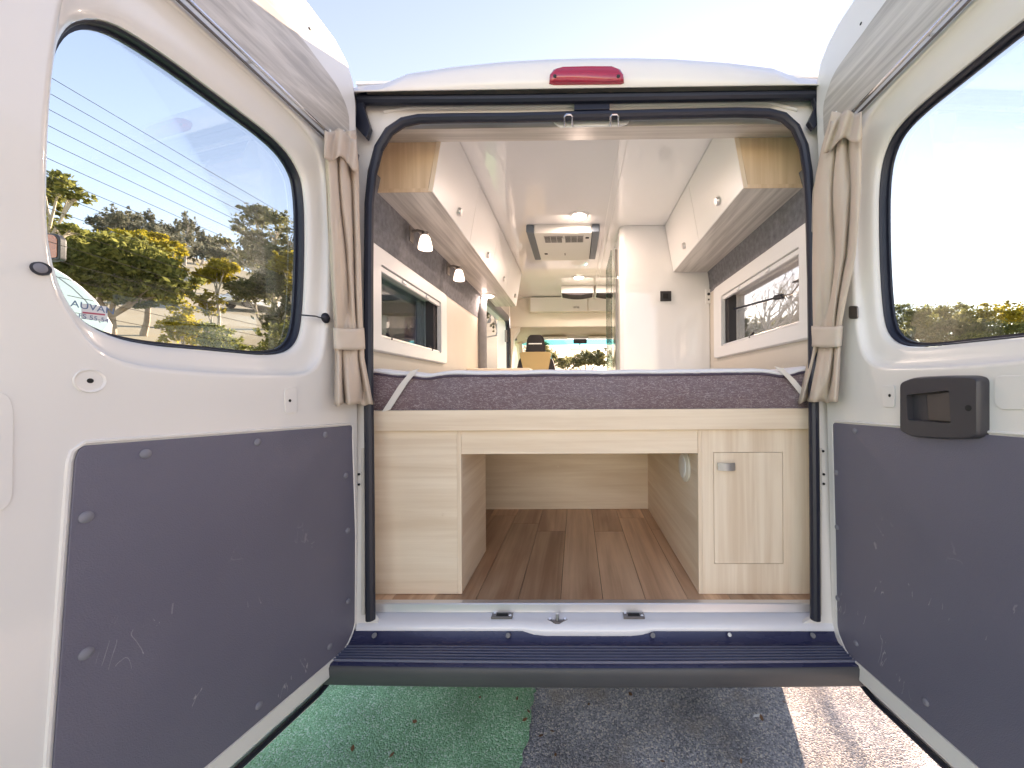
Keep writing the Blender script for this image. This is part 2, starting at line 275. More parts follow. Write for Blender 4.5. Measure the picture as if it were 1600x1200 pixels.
# ------------------------------------------------------------------ mesh helpers
def V(*a): return Vector(a)
class MB:
    def __init__(self): self.v = []; self.f = []
    def add(self, verts, faces):
        o = len(self.v); self.v += [Vector(p) for p in verts]; self.f += [tuple(i + o for i in f) for f in faces]; return self
    def box(self, x0, x1, y0, y1, z0, z1):
        return self.add([(x0, y0, z0), (x1, y0, z0), (x1, y1, z0), (x0, y1, z0), (x0, y0, z1), (x1, y0, z1), (x1, y1, z1), (x0, y1, z1)],
                        [(0, 3, 2, 1), (4, 5, 6, 7), (0, 1, 5, 4), (1, 2, 6, 5), (2, 3, 7, 6), (3, 0, 4, 7)])
    def loft(self, rings, closed=True, caps=True):
        n = len(rings[0]); vs = [p for r in rings for p in r]; fs = []
        for i in range(len(rings) - 1):
            for j in range(n if closed else n - 1):
                a, b = i * n + j, i * n + (j + 1) % n
                fs.append((a, b, b + n, a + n))
        if caps and closed:
            fs.append(tuple(range(n - 1, -1, -1))); fs.append(tuple((len(rings) - 1) * n + j for j in range(n)))
        return self.add(vs, fs)
    def tube(self, path, r, n=8, closed=False, caps=True):
        path = [Vector(p) for p in path]; m_ = len(path); rs = r if isinstance(r, (list, tuple)) else [r] * m_
        rings = []; prev = None
        for i, p in enumerate(path):
            if closed: t = (path[(i + 1) % m_] - path[i - 1])
            else: t = path[min(i + 1, m_ - 1)] - path[max(i - 1, 0)]
            t = t.normalized() if t.length > 1e-9 else Vector((0, 0, 1))
            if prev is None:
                u = t.cross(Vector((0.31, 0.2, 0.93)));
                if u.length < 1e-3: u = t.cross(Vector((1, 0, 0)))
            else: u = prev - t * prev.dot(t)
            u.normalize(); prev = u; v_ = t.cross(u)
            rings.append([p + (u * math.cos(2 * math.pi * k / n) + v_ * math.sin(2 * math.pi * k / n)) * rs[i] for k in range(n)])
        if closed: rings.append(rings[0]); caps = False
        return self.loft(rings, True, caps)
    def prism(self, pts, axis_vec):
        """polygon (3D points, flat) pushed along a vector"""
        n = len(pts); d = Vector(axis_vec); pts = [Vector(p) for p in pts]
        return self.add(pts + [p + d for p in pts], [tuple(range(n - 1, -1, -1)), tuple(range(n, 2 * n))] + [(i, (i + 1) % n, (i + 1) % n + n, i + n) for i in range(n)])
    def disc(self, c, nrm, r, h, n=16, dome=0.0):
        c = Vector(c); nrm = Vector(nrm).normalized(); u = nrm.orthogonal().normalized(); v_ = nrm.cross(u)
        ring = lambda rr, hh: [c + nrm * hh + (u * math.cos(2 * math.pi * k / n) + v_ * math.sin(2 * math.pi * k / n)) * rr for k in range(n)]
        rs = [ring(r, 0), ring(r, h * 0.6), ring(r * 0.85, h)]
        if dome: rs += [ring(r * 0.55, h + dome * 0.7), ring(r * 0.15, h + dome)]
        return self.loft(rs)
    def build(self, name, mt, parent=None, smooth=True, ang=35, bevel=0.0, bseg=2, wn=False, merge=False, solid=0.0):
        lo = Vector((min(p.x for p in self.v), min(p.y for p in self.v), min(p.z for p in self.v)))
        hi = Vector((max(p.x for p in self.v), max(p.y for p in self.v), max(p.z for p in self.v)))
        c = Vector(((lo.x + hi.x) / 2, (lo.y + hi.y) / 2, lo.z))
        me = bpy.data.meshes.new(name); me.from_pydata([p - c for p in self.v], [], self.f)
        bm = bmesh.new(); bm.from_mesh(me)
        if merge: bmesh.ops.remove_doubles(bm, verts=bm.verts, dist=1e-5)
        bmesh.ops.recalc_face_normals(bm, faces=bm.faces); bm.to_mesh(me); bm.free()
        if smooth:
            me.shade_smooth(); me.set_sharp_from_angle(angle=R(ang))
        me.materials.append(MATS[mt] if isinstance(mt, str) else mt)
        o = bpy.data.objects.new(name, me); COL.objects.link(o); o.location = c
        if parent is not None: attach(o, parent)
        if bevel:
            md = o.modifiers.new('bevel', 'BEVEL'); md.width = bevel; md.segments = bseg; md.limit_method = 'ANGLE'; md.angle_limit = R(30); md.harden_normals = True
        if solid:
            md = o.modifiers.new('solid', 'SOLIDIFY'); md.thickness = solid; md.offset = 0
        if wn: o.modifiers.new('wn', 'WEIGHTED_NORMAL').keep_sharp = True
        return o
def world_of(o):
    mt = Matrix.LocRotScale(o.location, o.rotation_euler, o.scale)
    return (world_of(o.parent) @ o.matrix_parent_inverse @ mt) if o.parent else mt
def attach(o, p):
    o.parent = p; o.matrix_parent_inverse = world_of(p).inverted()
def empty(name, loc):
    o = bpy.data.objects.new(name, None); COL.objects.link(o); o.location = loc; o.empty_display_size = 0.1
    return o
def tag(o, label=None, cat=None, group=None, kind=None):
    if label: o['label'] = label
    if cat: o['category'] = cat
    if group: o['group'] = group
    if kind: o['kind'] = kind
    return o
def box(name, mt, parent, x0, x1, y0, y1, z0, z1, bevel=0.0, **kw):
    return MB().box(x0, x1, y0, y1, z0, z1).build(name, mt, parent, bevel=bevel, **kw)
def copy_tree(o, parent=None, offset=None):
    c = o.copy(); COL.objects.link(c)
    c.parent = parent
    for ch in list(o.children): copy_tree(ch, c)
    return c
def round_poly(pts, r, n=5):
    """round the corners of a 2D polygon; r a number or one per corner"""
    out = []; m_ = len(pts)
    for i, p in enumerate(pts):
        rr = r[i] if isinstance(r, (list, tuple)) else r
        p = Vector(p); a = Vector(pts[i - 1]); b = Vector(pts[(i + 1) % m_])
        da, db = (a - p), (b - p); k = min(rr, da.length * 0.49, db.length * 0.49)
        if k < 1e-5: out.append(p); continue
        A = p + da.normalized() * k; B = p + db.normalized() * k
        for j in range(n + 1):
            t = j / n; out.append(A * (1 - t) ** 2 + p * (2 * t * (1 - t)) + B * t * t)
    return out
def resample(pts, n):
    pts = [Vector(p) for p in pts]; P = pts + [pts[0]]
    L = [0.0]
    for i in range(len(P) - 1): L.append(L[-1] + (P[i + 1] - P[i]).length)
    out = []; k = 0
    for j in range(n):
        d = L[-1] * j / n
        while L[k + 1] < d: k += 1
        t = (d - L[k]) / max(1e-9, L[k + 1] - L[k]); out.append(P[k].lerp(P[k + 1], t))
    return out
def text(name, body, loc, rot, size, mt, parent, ext=0.0004):
    cu = bpy.data.curves.new(name, 'FONT'); cu.body = body; cu.size = size; cu.extrude = ext; cu.align_x = 'CENTER'; cu.align_y = 'CENTER'
    cu.materials.append(MATS[mt]); o = bpy.data.objects.new(name, cu); COL.objects.link(o); o.location = loc
    o.rotation_euler = rot
    bpy.context.view_layer.update()
    me = bpy.data.meshes.new_from_object(o.evaluated_get(bpy.context.evaluated_depsgraph_get())); bpy.data.objects.remove(o)
    o = bpy.data.objects.new(name, me); COL.objects.link(o); o.location = loc; o.rotation_euler = rot
    if parent: attach(o, parent)
    return o

# ================================================================== THE GROUND
def smooth(a, b, x):
    t = max(0.0, min(1.0, (x - a) / (b - a))); return t * t * (3 - 2 * t)
def hill(x, y):
    r = math.hypot(x, y); az = math.degrees(math.atan2(x, y))
    wgt = 1.0 - 0.93 * smooth(-13, 9, az) - 0.07 * smooth(9, 38, az) if az > -120 else 0.0
    if az < -75: wgt = smooth(-130, -75, az)
    g = 0.29 * max(0.0, r - 13) * smooth(10, 24, r); g = min(g, 34 + 4 * math.tanh((g - 34) / 12)) if g > 34 else g
    return wgt * (g + (noise.noise(Vector((x * 0.03, y * 0.03, 0))) * 3.0 * smooth(20, 60, r)))
def terrain():
    mb = MB(); rad = [9, 11, 13, 15, 18, 21, 25, 30, 36, 43, 52, 62, 75, 90, 108, 130, 160, 220, 400, 900]; na = 96
    rings = []
    for r in rad:
        rings.append([Vector((r * math.sin(2 * math.pi * k / na), r * math.cos(2 * math.pi * k / na), hill(r * math.sin(2 * math.pi * k / na), r * math.cos(2 * math.pi * k / na)) - (0.02 if r < 14 else 0))) for k in range(na)])
    mb.loft(rings, True, False)
    o = mb.build('terrain', 'dry_grass', None, ang=180); o['kind'] = 'structure'
terrain()
g = MB().add([(-14, -14, 0), (14, -14, 0), (14, 13, 0), (-14, 13, 0)], [(0, 1, 2, 3)]).build('ground', 'asphalt', None, smooth=False); g['kind'] = 'structure'
# the green coating, with a ragged edge beside the asphalt
edge = []
for i in range(801):
    y = -6 + 13.0 * i / 800
    edge.append(V(-0.245 + 0.025 * noise.noise(V(y * 3.1, 0, 1)) + 0.016 * noise.noise(V(y * 17.0, 3, 1)) + 0.010 * noise.noise(V(y * 60.0, 3, 1)) + (y - 1.4) * 0.05, y, 0.004))
mb = MB(); mb.add(edge + [V(-9, p.y, 0.004) for p in edge], [(i, i + 1, i + 802, i + 801) for i in range(800)])
g = mb.build('pavement', 'green_coating', None, smooth=False); g['kind'] = 'structure'; g['label'] = 'green coated pavement beside the grey asphalt'

# ================================================================== THE VAN
van = tag(empty('campervan', (0, 1.3, 0)), 'white campervan with both rear doors open seen from behind', 'campervan')
def Dr(z): return 1.27 + 0.062 * (z - 1.30)       # the rear face leans forward a little
WX = 0.88                                          # inner half width
HW = 1.0                                           # outer half width

# ---- side walls with their openings
def side_wall(sgn, holes):
    ys = sorted({1.30, 5.6, *[h[0] for h in holes], *[h[1] for h in holes]}); zs = sorted({0.36, 2.40, *[h[2] for h in holes], *[h[3] for h in holes]})
    solid = lambda i, j: not (i < 0 or j < 0 or i >= len(ys) - 1 or j >= len(zs) - 1 or any(h[0] <= ys[i] < h[1] and h[2] <= zs[j] < h[3] for h in holes))
    mb = MB(); xi, xo = sgn * WX, sgn * HW
    for i in range(len(ys) - 1):
        for j in range(len(zs) - 1):
            if not solid(i, j): continue
            y0, y1, z0, z1 = ys[i], ys[i + 1], zs[j], zs[j + 1]
            for x in (xi, xo): mb.add([(x, y0, z0), (x, y1, z0), (x, y1, z1), (x, y0, z1)], [(0, 1, 2, 3)])
            for ok, q in ((solid(i - 1, j), [(y0, z0), (y0, z1)]), (solid(i + 1, j), [(y1, z0), (y1, z1)]), (solid(i, j - 1), [(y0, z0), (y1, z0)]), (solid(i, j + 1), [(y0, z1), (y1, z1)])):
                if not ok: mb.add([(xi, *q[0]), (xi, *q[1]), (xo, *q[1]), (xo, *q[0])], [(0, 1, 2, 3)])
    return mb.build('side_wall', 'paint', van, smooth=False, merge=True)
LWIN = (1.52, 2.20, 1.515, 1.818); RWIN = (1.52, 2.33, 1.558, 1.873); SLIDE = (3.20, 4.45, 0.62, 2.13)
side_wall(-1, [LWIN, SLIDE, (4.75, 5.4, 1.25, 1.95)])
side_wall(1, [RWIN, (4.75, 5.4, 1.25, 1.95)])
# lining of the walls: carpet band above the windows, pale board below and around
for sgn, hz in ((-1, LWIN), (1, RWIN)):
    xa, xb = sorted((sgn * (WX - 0.004), sgn * (WX + 0.002)))
    far = 3.12 if sgn < 0 else 2.60
    zt = 1.895 if sgn < 0 else 1.955
    prof = []
    for k in range(7):       # the carpet rolls inwards towards the roof
        t = k / 6; prof.append((sgn * (WX - 0.006 - 0.03 * t * t), zt + (2.16 - zt) * t))
    mb = MB(); mb.loft([[V(x, 1.34, z) for x, z in prof], [V(x, far, z) for x, z in prof]], False, False); mb.build('carpet_lining', 'carpet', van)
    b = MB()
    b.box(xa, xb, 1.34, hz[0] - 0.03, 1.16, zt); b.box(xa, xb, hz[1] + 0.03, far, 1.16, zt); b.box(xa, xb, hz[0] - 0.03, hz[1] + 0.03, 1.16, hz[2] - 0.03)
    b.build('wall_lining', 'beige_wall', van, smooth=False)
# ---- underbody, floor and planks
box('underbody', 'dark_gap', van, -0.99, 0.99, 1.30, 6.4, 0.33, 0.50)
fl = box('floor', 'dark_gap', van, -0.87, 0.87, 1.315, 4.6, 0.505, 0.545)
xs = -0.87; kk = 0
while xs < 0.86:
    wd = 0.151; y = 1.312 - random.uniform(0.05, 0.9); x1 = min(xs + wd, 0.87)
    while y < 3.2:
        ln = random.uniform(0.75, 1.25); y0, y1 = max(1.312, y), min(3.3, y + ln)
        if y1 - y0 > 0.05: box('plank', 'plank_wood', fl, xs + 0.0007, x1 - 0.0007, y0 + 0.0007, y1 - 0.0007, 0.545, 0.550, bevel=0.0008, bseg=1)
        y += ln
    xs += wd; kk += 1
# ---- roof, ceiling
def roof():
    half = [(1.0, 2.30), (0.985, 2.365), (0.93, 2.410), (0.82, 2.424), (0.745, 2.430), (0.705, 2.446), (0.66, 2.464), (0.5, 2.486), (0.3, 2.503), (0.15, 2.509)]
    cols = [(-x, z) for x, z in half] + [(0, 2.511)] + [(x, z) for x, z in reversed(half)]
    rings = []
    for dy, dz in ((1.30, None), (1.325, -0.055), (1.345, -0.018), (1.385, 0.0), (2.2, 0.012), (4.4, 0.0), (5.0, -0.06), (5.5, -0.3)):
        ring = []
        for x, z in cols:
            zz = (2.352 if abs(x) < 0.99 else 2.30) if dz is None else max(z + dz, 2.356 if abs(x) < 0.99 else 2.302)
            ring.append(V(x, dy + (0.006 if abs(x) > 0.9 else 0), zz))
        rings.append(ring)
    mb = MB().loft(rings, False, False); mb.build('roof', 'paint', van, ang=60, merge=True, solid=0.004)
roof()
box('ceiling', 'gloss_white', van, -0.86, 0.86, 1.36, 4.62, 2.427, 2.437)
cj = MB(); cj.box(0.150, 0.154, 1.40, 4.6, 2.4245, 2.4268); cj.box(0.185, 0.188, 1.40, 4.6, 2.4245, 2.4268); cj.build('ceiling_joint', 'cab_white', van, smooth=False)
# soffit board behind the top of the door opening
sb = MB().add([(-0.87, 1.375, 2.268), (0.87, 1.375, 2.268), (0.87, 1.50, 2.303), (-0.87, 1.50, 2.303), (-0.87, 1.375, 2.42), (0.87, 1.375, 2.42), (0.87, 1.50, 2.42), (-0.87, 1.50, 2.42)],
              [(0, 3, 2, 1), (4, 5, 6, 7), (0, 1, 5, 4), (1, 2, 6, 5), (2, 3, 7, 6), (3, 0, 4, 7)]).build('soffit_board', 'laminate_grey', van, smooth=False)

# ---- rear frame: painted ring round the opening, leaning with the rear face
OPEN = [(578, 975), (576, 600), (577, 320), (588, 243), (610, 203), (650, 186), (760, 182), (920, 179), (1090, 175), (1205, 175), (1240, 192), (1258, 235), (1266, 320), (1272, 600), (1276, 975)]
def plane_pt(px, py, dd=0.0):
    """where a sight line meets the leaning rear face, pushed in by dd"""
    r = ray(px, py); k = (1.27 + dd + 0.062 * (EYE.z - 1.30)) / (r.y - 0.062 * r.z); return EYE + r * k
open_xz = [(p.x, p.z) for p in (plane_pt(*q, 0.03) for q in OPEN)]
inner = resample(round_poly(open_xz, 0.03, 4), 96)
outer = [(-1.0, 0.42), (1.0, 0.42), (1.0, 2.31), (0.95, 2.352), (-0.95, 2.352), (-1.0, 2.31)]
def frame_ring():
    a = [V(x, 0, z) for x, z in outer]; b = [V(p[0], 0, p[1]) for p in inner]
    tri = tessellate_polygon([[V(x, z, 0) for x, z in outer], [V(p[0], p[1], 0) for p in inner]])
    mb = MB(); allp = a + b
    put = lambda p, d: V(p.x, Dr(p.z) + 0.03 + d, p.z)
    mb.add([put(p, 0) for p in allp], [tuple(t) for t in tri])
    n = len(b); mb.add([put(p, 0) for p in b] + [put(p, 0.012) for p in b] + [V(p.x * 1.09, Dr(p.z) + 0.09, 1.4 + (p.z - 1.4) * 1.05) for p in b], [(i, (i + 1) % n, (i + 1) % n + n, i + n) for i in range(n)] + [(i + n, (i + 1) % n + n, (i + 1) % n + 2 * n, i + 2 * n) for i in range(n)])
    n = len(a); mb.add([put(p, 0) for p in a] + [V(p.x, 1.40, p.z) for p in a], [(i, (i + 1) % n, (i + 1) % n + n, i + n) for i in range(n)])
    mb.build('rear_frame', 'paint', van, ang=30)
frame_ring()
# pressed gutter on the jambs beside the seal, with its rusty bolt holes
for px, yy in ((568, (700, 960)), (1281, (700, 960))):
    p0, p1 = plane_pt(px, yy[0], 0.02), plane_pt(px, yy[1], 0.02)
    MB().tube([p0, p1], 0.006, 8).build('jamb_bead', 'paint_dirty', van)
for px, py in ((569, 705), (561, 741), (561, 757), (567, 738), (1286, 705), (1287, 741), (1287, 756), (1311, 604)):
    MB().disc(plane_pt(px, py, 0.026), (0, -1, 0.06), 0.0042, 0.003, 10).build('bolt_hole', 'hole', van)
# seals
def seal(name, pts, r, dd, mt='rubber', squash=1.0):
    P = [plane_pt(px, py, dd) for px, py in pts]
    MB().tube(P, r, 10).build(name, mt, van)
sl = [(579, 968), (578, 800), (576, 600), (576, 430), (577, 320), (582, 270), (592, 232), (608, 206), (630, 191), (655, 186), (700, 185), (800, 184), (920, 181), (1050, 178), (1150, 176), (1200, 177), (1224, 183), (1243, 200), (1256, 230), (1262, 270), (1266, 330), (1269, 440), (1271, 600), (1273, 800), (1274, 968)]
seal('door_seal', sl, 0.0155, 0.012)
seal('gutter_seal', [(560, 157), (640, 157), (780, 156), (920, 154), (1060, 152), (1200, 150), (1278, 149)], 0.0165, 0.0)
for pts in ([(562, 150), (577, 150), (572, 172), (583, 205), (577, 222), (560, 203)], [(1262, 150), (1279, 147), (1282, 190), (1266, 207), (1258, 196), (1270, 172)]):
    MB().prism([plane_pt(a, b, 0.012) for a, b in pts], (0, -0.02, 0)).build('corner_gasket', 'rubber', van, smooth=False, bevel=0.003)
# swage line across the header
hb = MB().tube([plane_pt(600, 175, 0.028), plane_pt(640, 168, 0.028), plane_pt(920, 165, 0.028), plane_pt(1200, 160, 0.028), plane_pt(1245, 172, 0.028)], 0.006, 8).build('header_bead', 'paint', van)
# upper latch plate, strikers and shaded tray behind them
pp = [plane_pt(*q, 0.018) for q in ((897, 162), (952, 161), (952, 175), (897, 176))]
MB().prism(pp, (0, -0.014, 0)).build('latch_cover', 'rubber', van, bevel=0.002)
tray = [plane_pt(*q, 0.032) for q in ((862, 186), (868, 194), (876, 198), (970, 196), (980, 193), (986, 184))]
MB().prism(tray, (0, 0.008, 0)).build('striker_plate', 'cab_white', van, bevel=0.002)
for px in (888, 960):
    q = [plane_pt(px - 6, 197, 0.03), plane_pt(px - 6, 182, 0.0), plane_pt(px - 3, 179, -0.004), plane_pt(px + 4, 179, -0.004), plane_pt(px + 6, 182, 0.0), plane_pt(px + 6, 197, 0.03)]
    MB().tube(q, 0.0032, 8).build('striker', 'chrome', van)
# high brake light
bl_pts = [(858, 131), (858, 121), (864, 113), (875, 110), (915, 109), (960, 109), (970, 113), (975, 121), (975, 130), (970, 132), (865, 133)]
q = [at(a, b, 1.300) for a, b in bl_pts]; cc = sum(q, Vector()) / len(q)
mb = MB(); mb.loft([[p + V(0, 0.010, 0.003) for p in q], q, [p + (cc - p) * 0.03 + V(0, -0.012, 0) for p in q], [p + (cc - p) * 0.12 + V(0, -0.018, 0) for p in q]])
bl = mb.build('brake_light', 'red_lens', van, ang=50)
for px in (867, 966): MB().disc(at(px, 120, 1.284), (0, -1, 0.05), 0.0065, 0.004, 12).build('screw', 'dark_gap', bl)

# ---- sill, step bumper
sp = [(1.315, 0.552), (1.294, 0.552), (1.291, 0.549), (1.290, 0.522), (1.296, 0.519)]
MB().loft([[V(-0.775, y, z) for y, z in sp], [V(0.775, y, z) for y, z in sp]]).build('threshold_strip', 'alu', van, ang=25)
for px in (634, 752, 866, 923, 1095, 1210): MB().disc(at(px, 944, 1.303), (0, 0, 1), 0.004, 0.002, 10).build('screw', 'dark_metal', van)
cols = []
for i in range(41):
    x = -0.80 + 1.6 * i / 40
    dip = smooth(0.20, 0.17, abs(x + 0.02))        # the panel drops lower round the latch
    cols.append([V(x, 1.330, 0.50), V(x, 1.330, 0.5235), V(x, 1.293, 0.5205), V(x, 1.262, 0.513), V(x, 1.248, 0.508), V(x, 1.241 - 0.006 * dip, 0.499), V(x, 1.240 - 0.006 * dip, 0.486 - 0.010 * dip), V(x, 1.25, 0.47 - 0.010 * dip)])
MB().loft(cols, False, False).build('sill', 'sill_white', van, ang=60)
bcol = []
def bow(x): return 0.012 * (1 - (x / 0.95) ** 2)
for i in range(39):
    x = -0.95 + 1.9 * i / 38; b_ = bow(x)
    bcol.append([V(x, 1.30, 0.466), V(x, 1.245, 0.466), V(x, 1.225, 0.460), V(x, 1.165 - b_, 0.455), V(x, 1.145 - b_, 0.452), V(x, 1.137 - b_, 0.444), V(x, 1.138 - b_, 0.425), V(x, 1.142 - b_, 0.392), V(x, 1.155 - b_, 0.378), V(x, 1.30, 0.375)])
bm_ = MB().loft(bcol, False, False).build('bumper', 'bumper_face', van, ang=50)
tcol = []
for i in range(39):
    x = -0.948 + 1.896 * i / 38; b_ = bow(x); tcol.append([V(x, 1.2415, 0.492), V(x, 1.2335, 0.476), V(x, 1.222, 0.4645), V(x, 1.165 - b_, 0.4575), V(x, 1.146 - b_, 0.4545), V(x, 1.140 - b_, 0.450)])
MB().loft(tcol, False, False).build('step_tread', 'tread_skytint', bm_, ang=50)
for k in range(6):
    y0 = 1.208 - 0.0105 * k
    mb = MB(); rings = []
    for i in range(39):
        x = -0.93 + 1.86 * i / 38; b_ = bow(x) * (0.3 + 0.12 * k); z = 0.4612 - 0.00075 * k
        rings.append([V(x, y0 - b_, z - 0.002), V(x, y0 - b_ - 0.001, z + 0.0042), V(x, y0 - b_ - 0.0042, z + 0.0042), V(x, y0 - b_ - 0.0055, z - 0.002)])
    mb.loft(rings).build('tread_rib', 'rib_glint', bm_, ang=40)
for px in (585, 794, 1020, 1270): MB().disc(at(px, 993, 1.226), (0, -0.7, 0.7), 0.008, 0.004, 12).build('screw', 'grey_trim', bm_)
MB().disc(at(1140, 992, 1.226), (0, -0.6, 0.8), 0.0062, 0.003, 14, 0.001).build('screw_cap', 'white_plastic', bm_)
# floor latch and its two plates
lat = at(871, 973, 1.262)
mb = MB(); mb.prism([lat + V(a, b, 0.004 + 0.0 * a) for a, b in ((-0.038, 0.002), (-0.03, 0.012), (-0.012, 0.014), (0.012, 0.014), (0.03, 0.012), (0.038, 0.002), (0.02, -0.006), (0.008, -0.014), (-0.008, -0.014), (-0.02, -0.006))], (0, 0, 0.006))
fl_ = mb.build('floor_latch', 'dark_metal', van, bevel=0.0015)
MB().tube([lat + V(0, 0.0, 0.008), lat + V(0, 0.002, 0.03)], 0.006, 8).build('latch_pin', 'metal', fl_)
for s in (-1, 1): MB().disc(lat + V(s * 0.026, 0.004, 0.010), (0, 0, 1), 0.0065, 0.003, 10).build('screw', 'chrome', fl_)
for px in (785, 990):
    c = at(px, 962, 1.278); t_ = MB().box(c.x - 0.036, c.x + 0.036, c.y - 0.016, c.y + 0.016, c.z - 0.002, c.z + 0.004).build('guide_plate', 'dark_metal', van, bevel=0.001)
    box('guide_slot', 'hole', t_, c.x - 0.02, c.x + 0.02, c.y - 0.008, c.y + 0.006, c.z + 0.0035, c.z + 0.0052)
    for s in (-1, 1): MB().disc((c.x + s * 0.028, c.y - 0.007 * s, c.z + 0.004), (0, 0, 1), 0.005, 0.002, 10).build('screw', 'chrome', t_)

# ---- rear doors: every piece is laid out on the leaning plane of the opened door
class Door:
    def __init__(s, H, vp, sgn):
        s.H = H; d = ray(*vp).normalized(); s.e = -d; s.sgn = sgn
        a = V(0, 0.062, 1.0); n = s.e.cross(a).normalized()
        if n.x * sgn > 0: n = -n
        s.n = n; s.a = n.cross(s.e).normalized()
        if s.a.z < 0: s.a = -s.a
    def p(s, st, off=0.0): return s.H + s.e * st[0] + s.a * st[1] + s.n * off
    def hit(s, px, py, off=0.0):
        r = ray(px, py); P0 = s.H + s.n * off; return EYE + r * ((P0 - EYE).dot(s.n) / r.dot(s.n))
    def st(s, px, py, off=0.0):
        q = s.hit(px, py, off) - s.H; return V(q.dot(s.e), q.dot(s.a))
    def prism(s, poly, o0, o1): return MB().prism([s.p(q, o0) for q in poly], s.n * (o1 - o0))
LD = Door(at(557, 607, 1.27), (973, 645), -1)
RD = Door(at(1292, 607, 1.27), (885, 640), 1)
WIN_B = [(0.197, 0.60), (0.183, 0.39), (0.183, 0.19), (0.200, 0.115), (0.262, 0.071), (0.43, 0.060), (0.565, 0.050), (0.632, 0.068), (0.668, 0.118), (0.688, 0.20), (0.697, 0.30), (0.700, 0.45), (0.696, 0.57), (0.655, 0.645), (0.58, 0.670), (0.42, 0.676), (0.30, 0.679), (0.236, 0.656)]
WIN_A = [(0.155, 0.60), (0.140, 0.39), (0.140, 0.19), (0.155, 0.08), (0.20, 0.030), (0.32, 0.016), (0.49, 0.006), (0.594, 0.008), (0.638, 0.028), (0.667, 0.072), (0.688, 0.118), (0.703, 0.20), (0.710, 0.32), (0.713, 0.45), (0.710, 0.62), (0.690, 0.71), (0.64, 0.752), (0.55, 0.757), (0.40, 0.757), (0.26, 0.750), (0.185, 0.715)]
WIN_RB = [(a, b + (0.02 if b < 0.2 else 0.022 if b < 0.63 else 0.045)) for a, b in WIN_B]
WIN_RA = [(a, b + (0.02 if b < 0.5 else 0.045)) for a, b in WIN_A]
def chaikin(pts, n=2):
    pts = [Vector(p) for p in pts]
    for _ in range(n):
        q = []
        for i in range(len(pts)):
            a, b = pts[i], pts[(i + 1) % len(pts)]; q += [a * 0.75 + b * 0.25, a * 0.25 + b * 0.75]
        pts = q
    return pts
def grow(loop, d):
    n = len(loop); out = []
    ar = sum(loop[i - 1].x * loop[i].y - loop[i].x * loop[i - 1].y for i in range(n)); sg = 1 if ar > 0 else -1
    for i in range(n):
        t = (loop[(i + 1) % n] - loop[i - 1]).normalized(); out.append(loop[i] + V(t.y, -t.x) * d * sg)
    return out
def make_door(D, outline, A, B, hinge, panel, trim, label):
    O = [Vector(p) for p in outline]
    A = resample(chaikin(A), 120); B = resample(chaikin(B), 120)
    # line the two loops up so that the recess bridges without twisting
    k0 = min(range(120), key=lambda k: sum((A[(i + k) % 120] - B[i]).length for i in range(0, 120, 6))); A = A[k0:] + A[:k0]
    mb = MB(); A1 = grow(A, 0.012)
    tri = tessellate_polygon([[V(p.x, p.y, 0) for p in O], [V(p.x, p.y, 0) for p in A1]])
    mb.add([D.p(q) for q in O + A1], [tuple(t) for t in tri])
    rings = [[D.p(q) for q in A1]]
    for k in range(1, 6):
        t = k / 5 * math.pi / 2; rings.append([D.p(a1.lerp(a, math.sin(t)), -0.010 * (1 - math.cos(t))) for a1, a in zip(A1, A)])
    for tt, off in ((0.10, -0.0165), (0.3, -0.022), (0.55, -0.0255), (0.75, -0.0285), (0.88, -0.032), (0.95, -0.036)):
        rings.append([D.p(a.lerp(b, tt), off) for a, b in zip(A, B)])
    rings.append([D.p(b, -0.038) for b in B]); rings.append([D.p(b, -0.0715) for b in B])
    mb.loft(rings, True, False)
    O1 = grow(O, 0.0); er = [[D.p(q) for q in O]]
    for d_, off in ((0.004, -0.0015), (0.008, -0.006), (0.010, -0.014), (0.010, -0.050)): er.append([D.p(q, off) for q in grow(O, d_)])
    mb.loft(er, True, False)
    door = mb.build('rear_door', 'paint', van, ang=50, wn=True, merge=True); door['label'] = label
    # rubber strip round the rim, then the outer skin standing a little larger
    P = [D.p(q - V(0, 0.062 * smooth(-0.78, -0.88, q.y)), -0.058) for q in resample(grow(O, 0.012), 200)]
    MB().tube(P, 0.0085, 8, closed=True).build('door_rubber', 'rubber', door)
    S = [q - V(0, 0.072 * smooth(-0.78, -0.88, q.y)) for q in grow(O, 0.028)]; tri = tessellate_polygon([[V(p.x, p.y, 0) for p in S], [V(p.x, p.y, 0) for p in B]])
    mb = MB(); n1 = len(S)
    for off in (-0.072, -0.078): mb.add([D.p(q, off) for q in S + B], [tuple(t) for t in tri])
    mb.loft([[D.p(q, -0.072) for q in S], [D.p(q, -0.078) for q in S]], True, False)
    mb.build('outer_skin', 'paint', door, smooth=False)
    # glazing
    MB().loft([[D.p(q, o) for q in grow(B, -d)] for o, d in ((-0.044, 0.001), (-0.0455, 0.004), (-0.050, 0.0055), (-0.063, 0.006), (-0.0635, 0.012), (-0.070, 0.012))], True, False).build('window_seal', 'rubber', door, ang=60)
    MB().prism([D.p(q, -0.066) for q in grow(B, -0.001)], D.n * -0.004).build('window_pane', 'pane', door, smooth=False)
    # lining board with a raised lip
    Pn = round_poly(panel, 0.022, 5)
    D.prism(Pn, 0.0005, 0.0045).build('lining_panel', 'lining', door, smooth=False, bevel=0.0015)
    MB().tube([D.p(q, 0.001) for q in grow(resample(Pn, 160), 0.006)], 0.0035, 6, closed=True).build('panel_lip', 'paint', door)
    # laminate board above the curtain rail
    D.prism(round_poly(trim, 0.03, 5), 0.0005, 0.005).build('top_board', 'laminate_grey_y', door, smooth=False, bevel=0.001)
    return door
def hingeL(t): return 0.0 + 0.050 * t
def hingeR(t): return 0.0 + (0.012 * t if t > 0 else 0.028 * t)
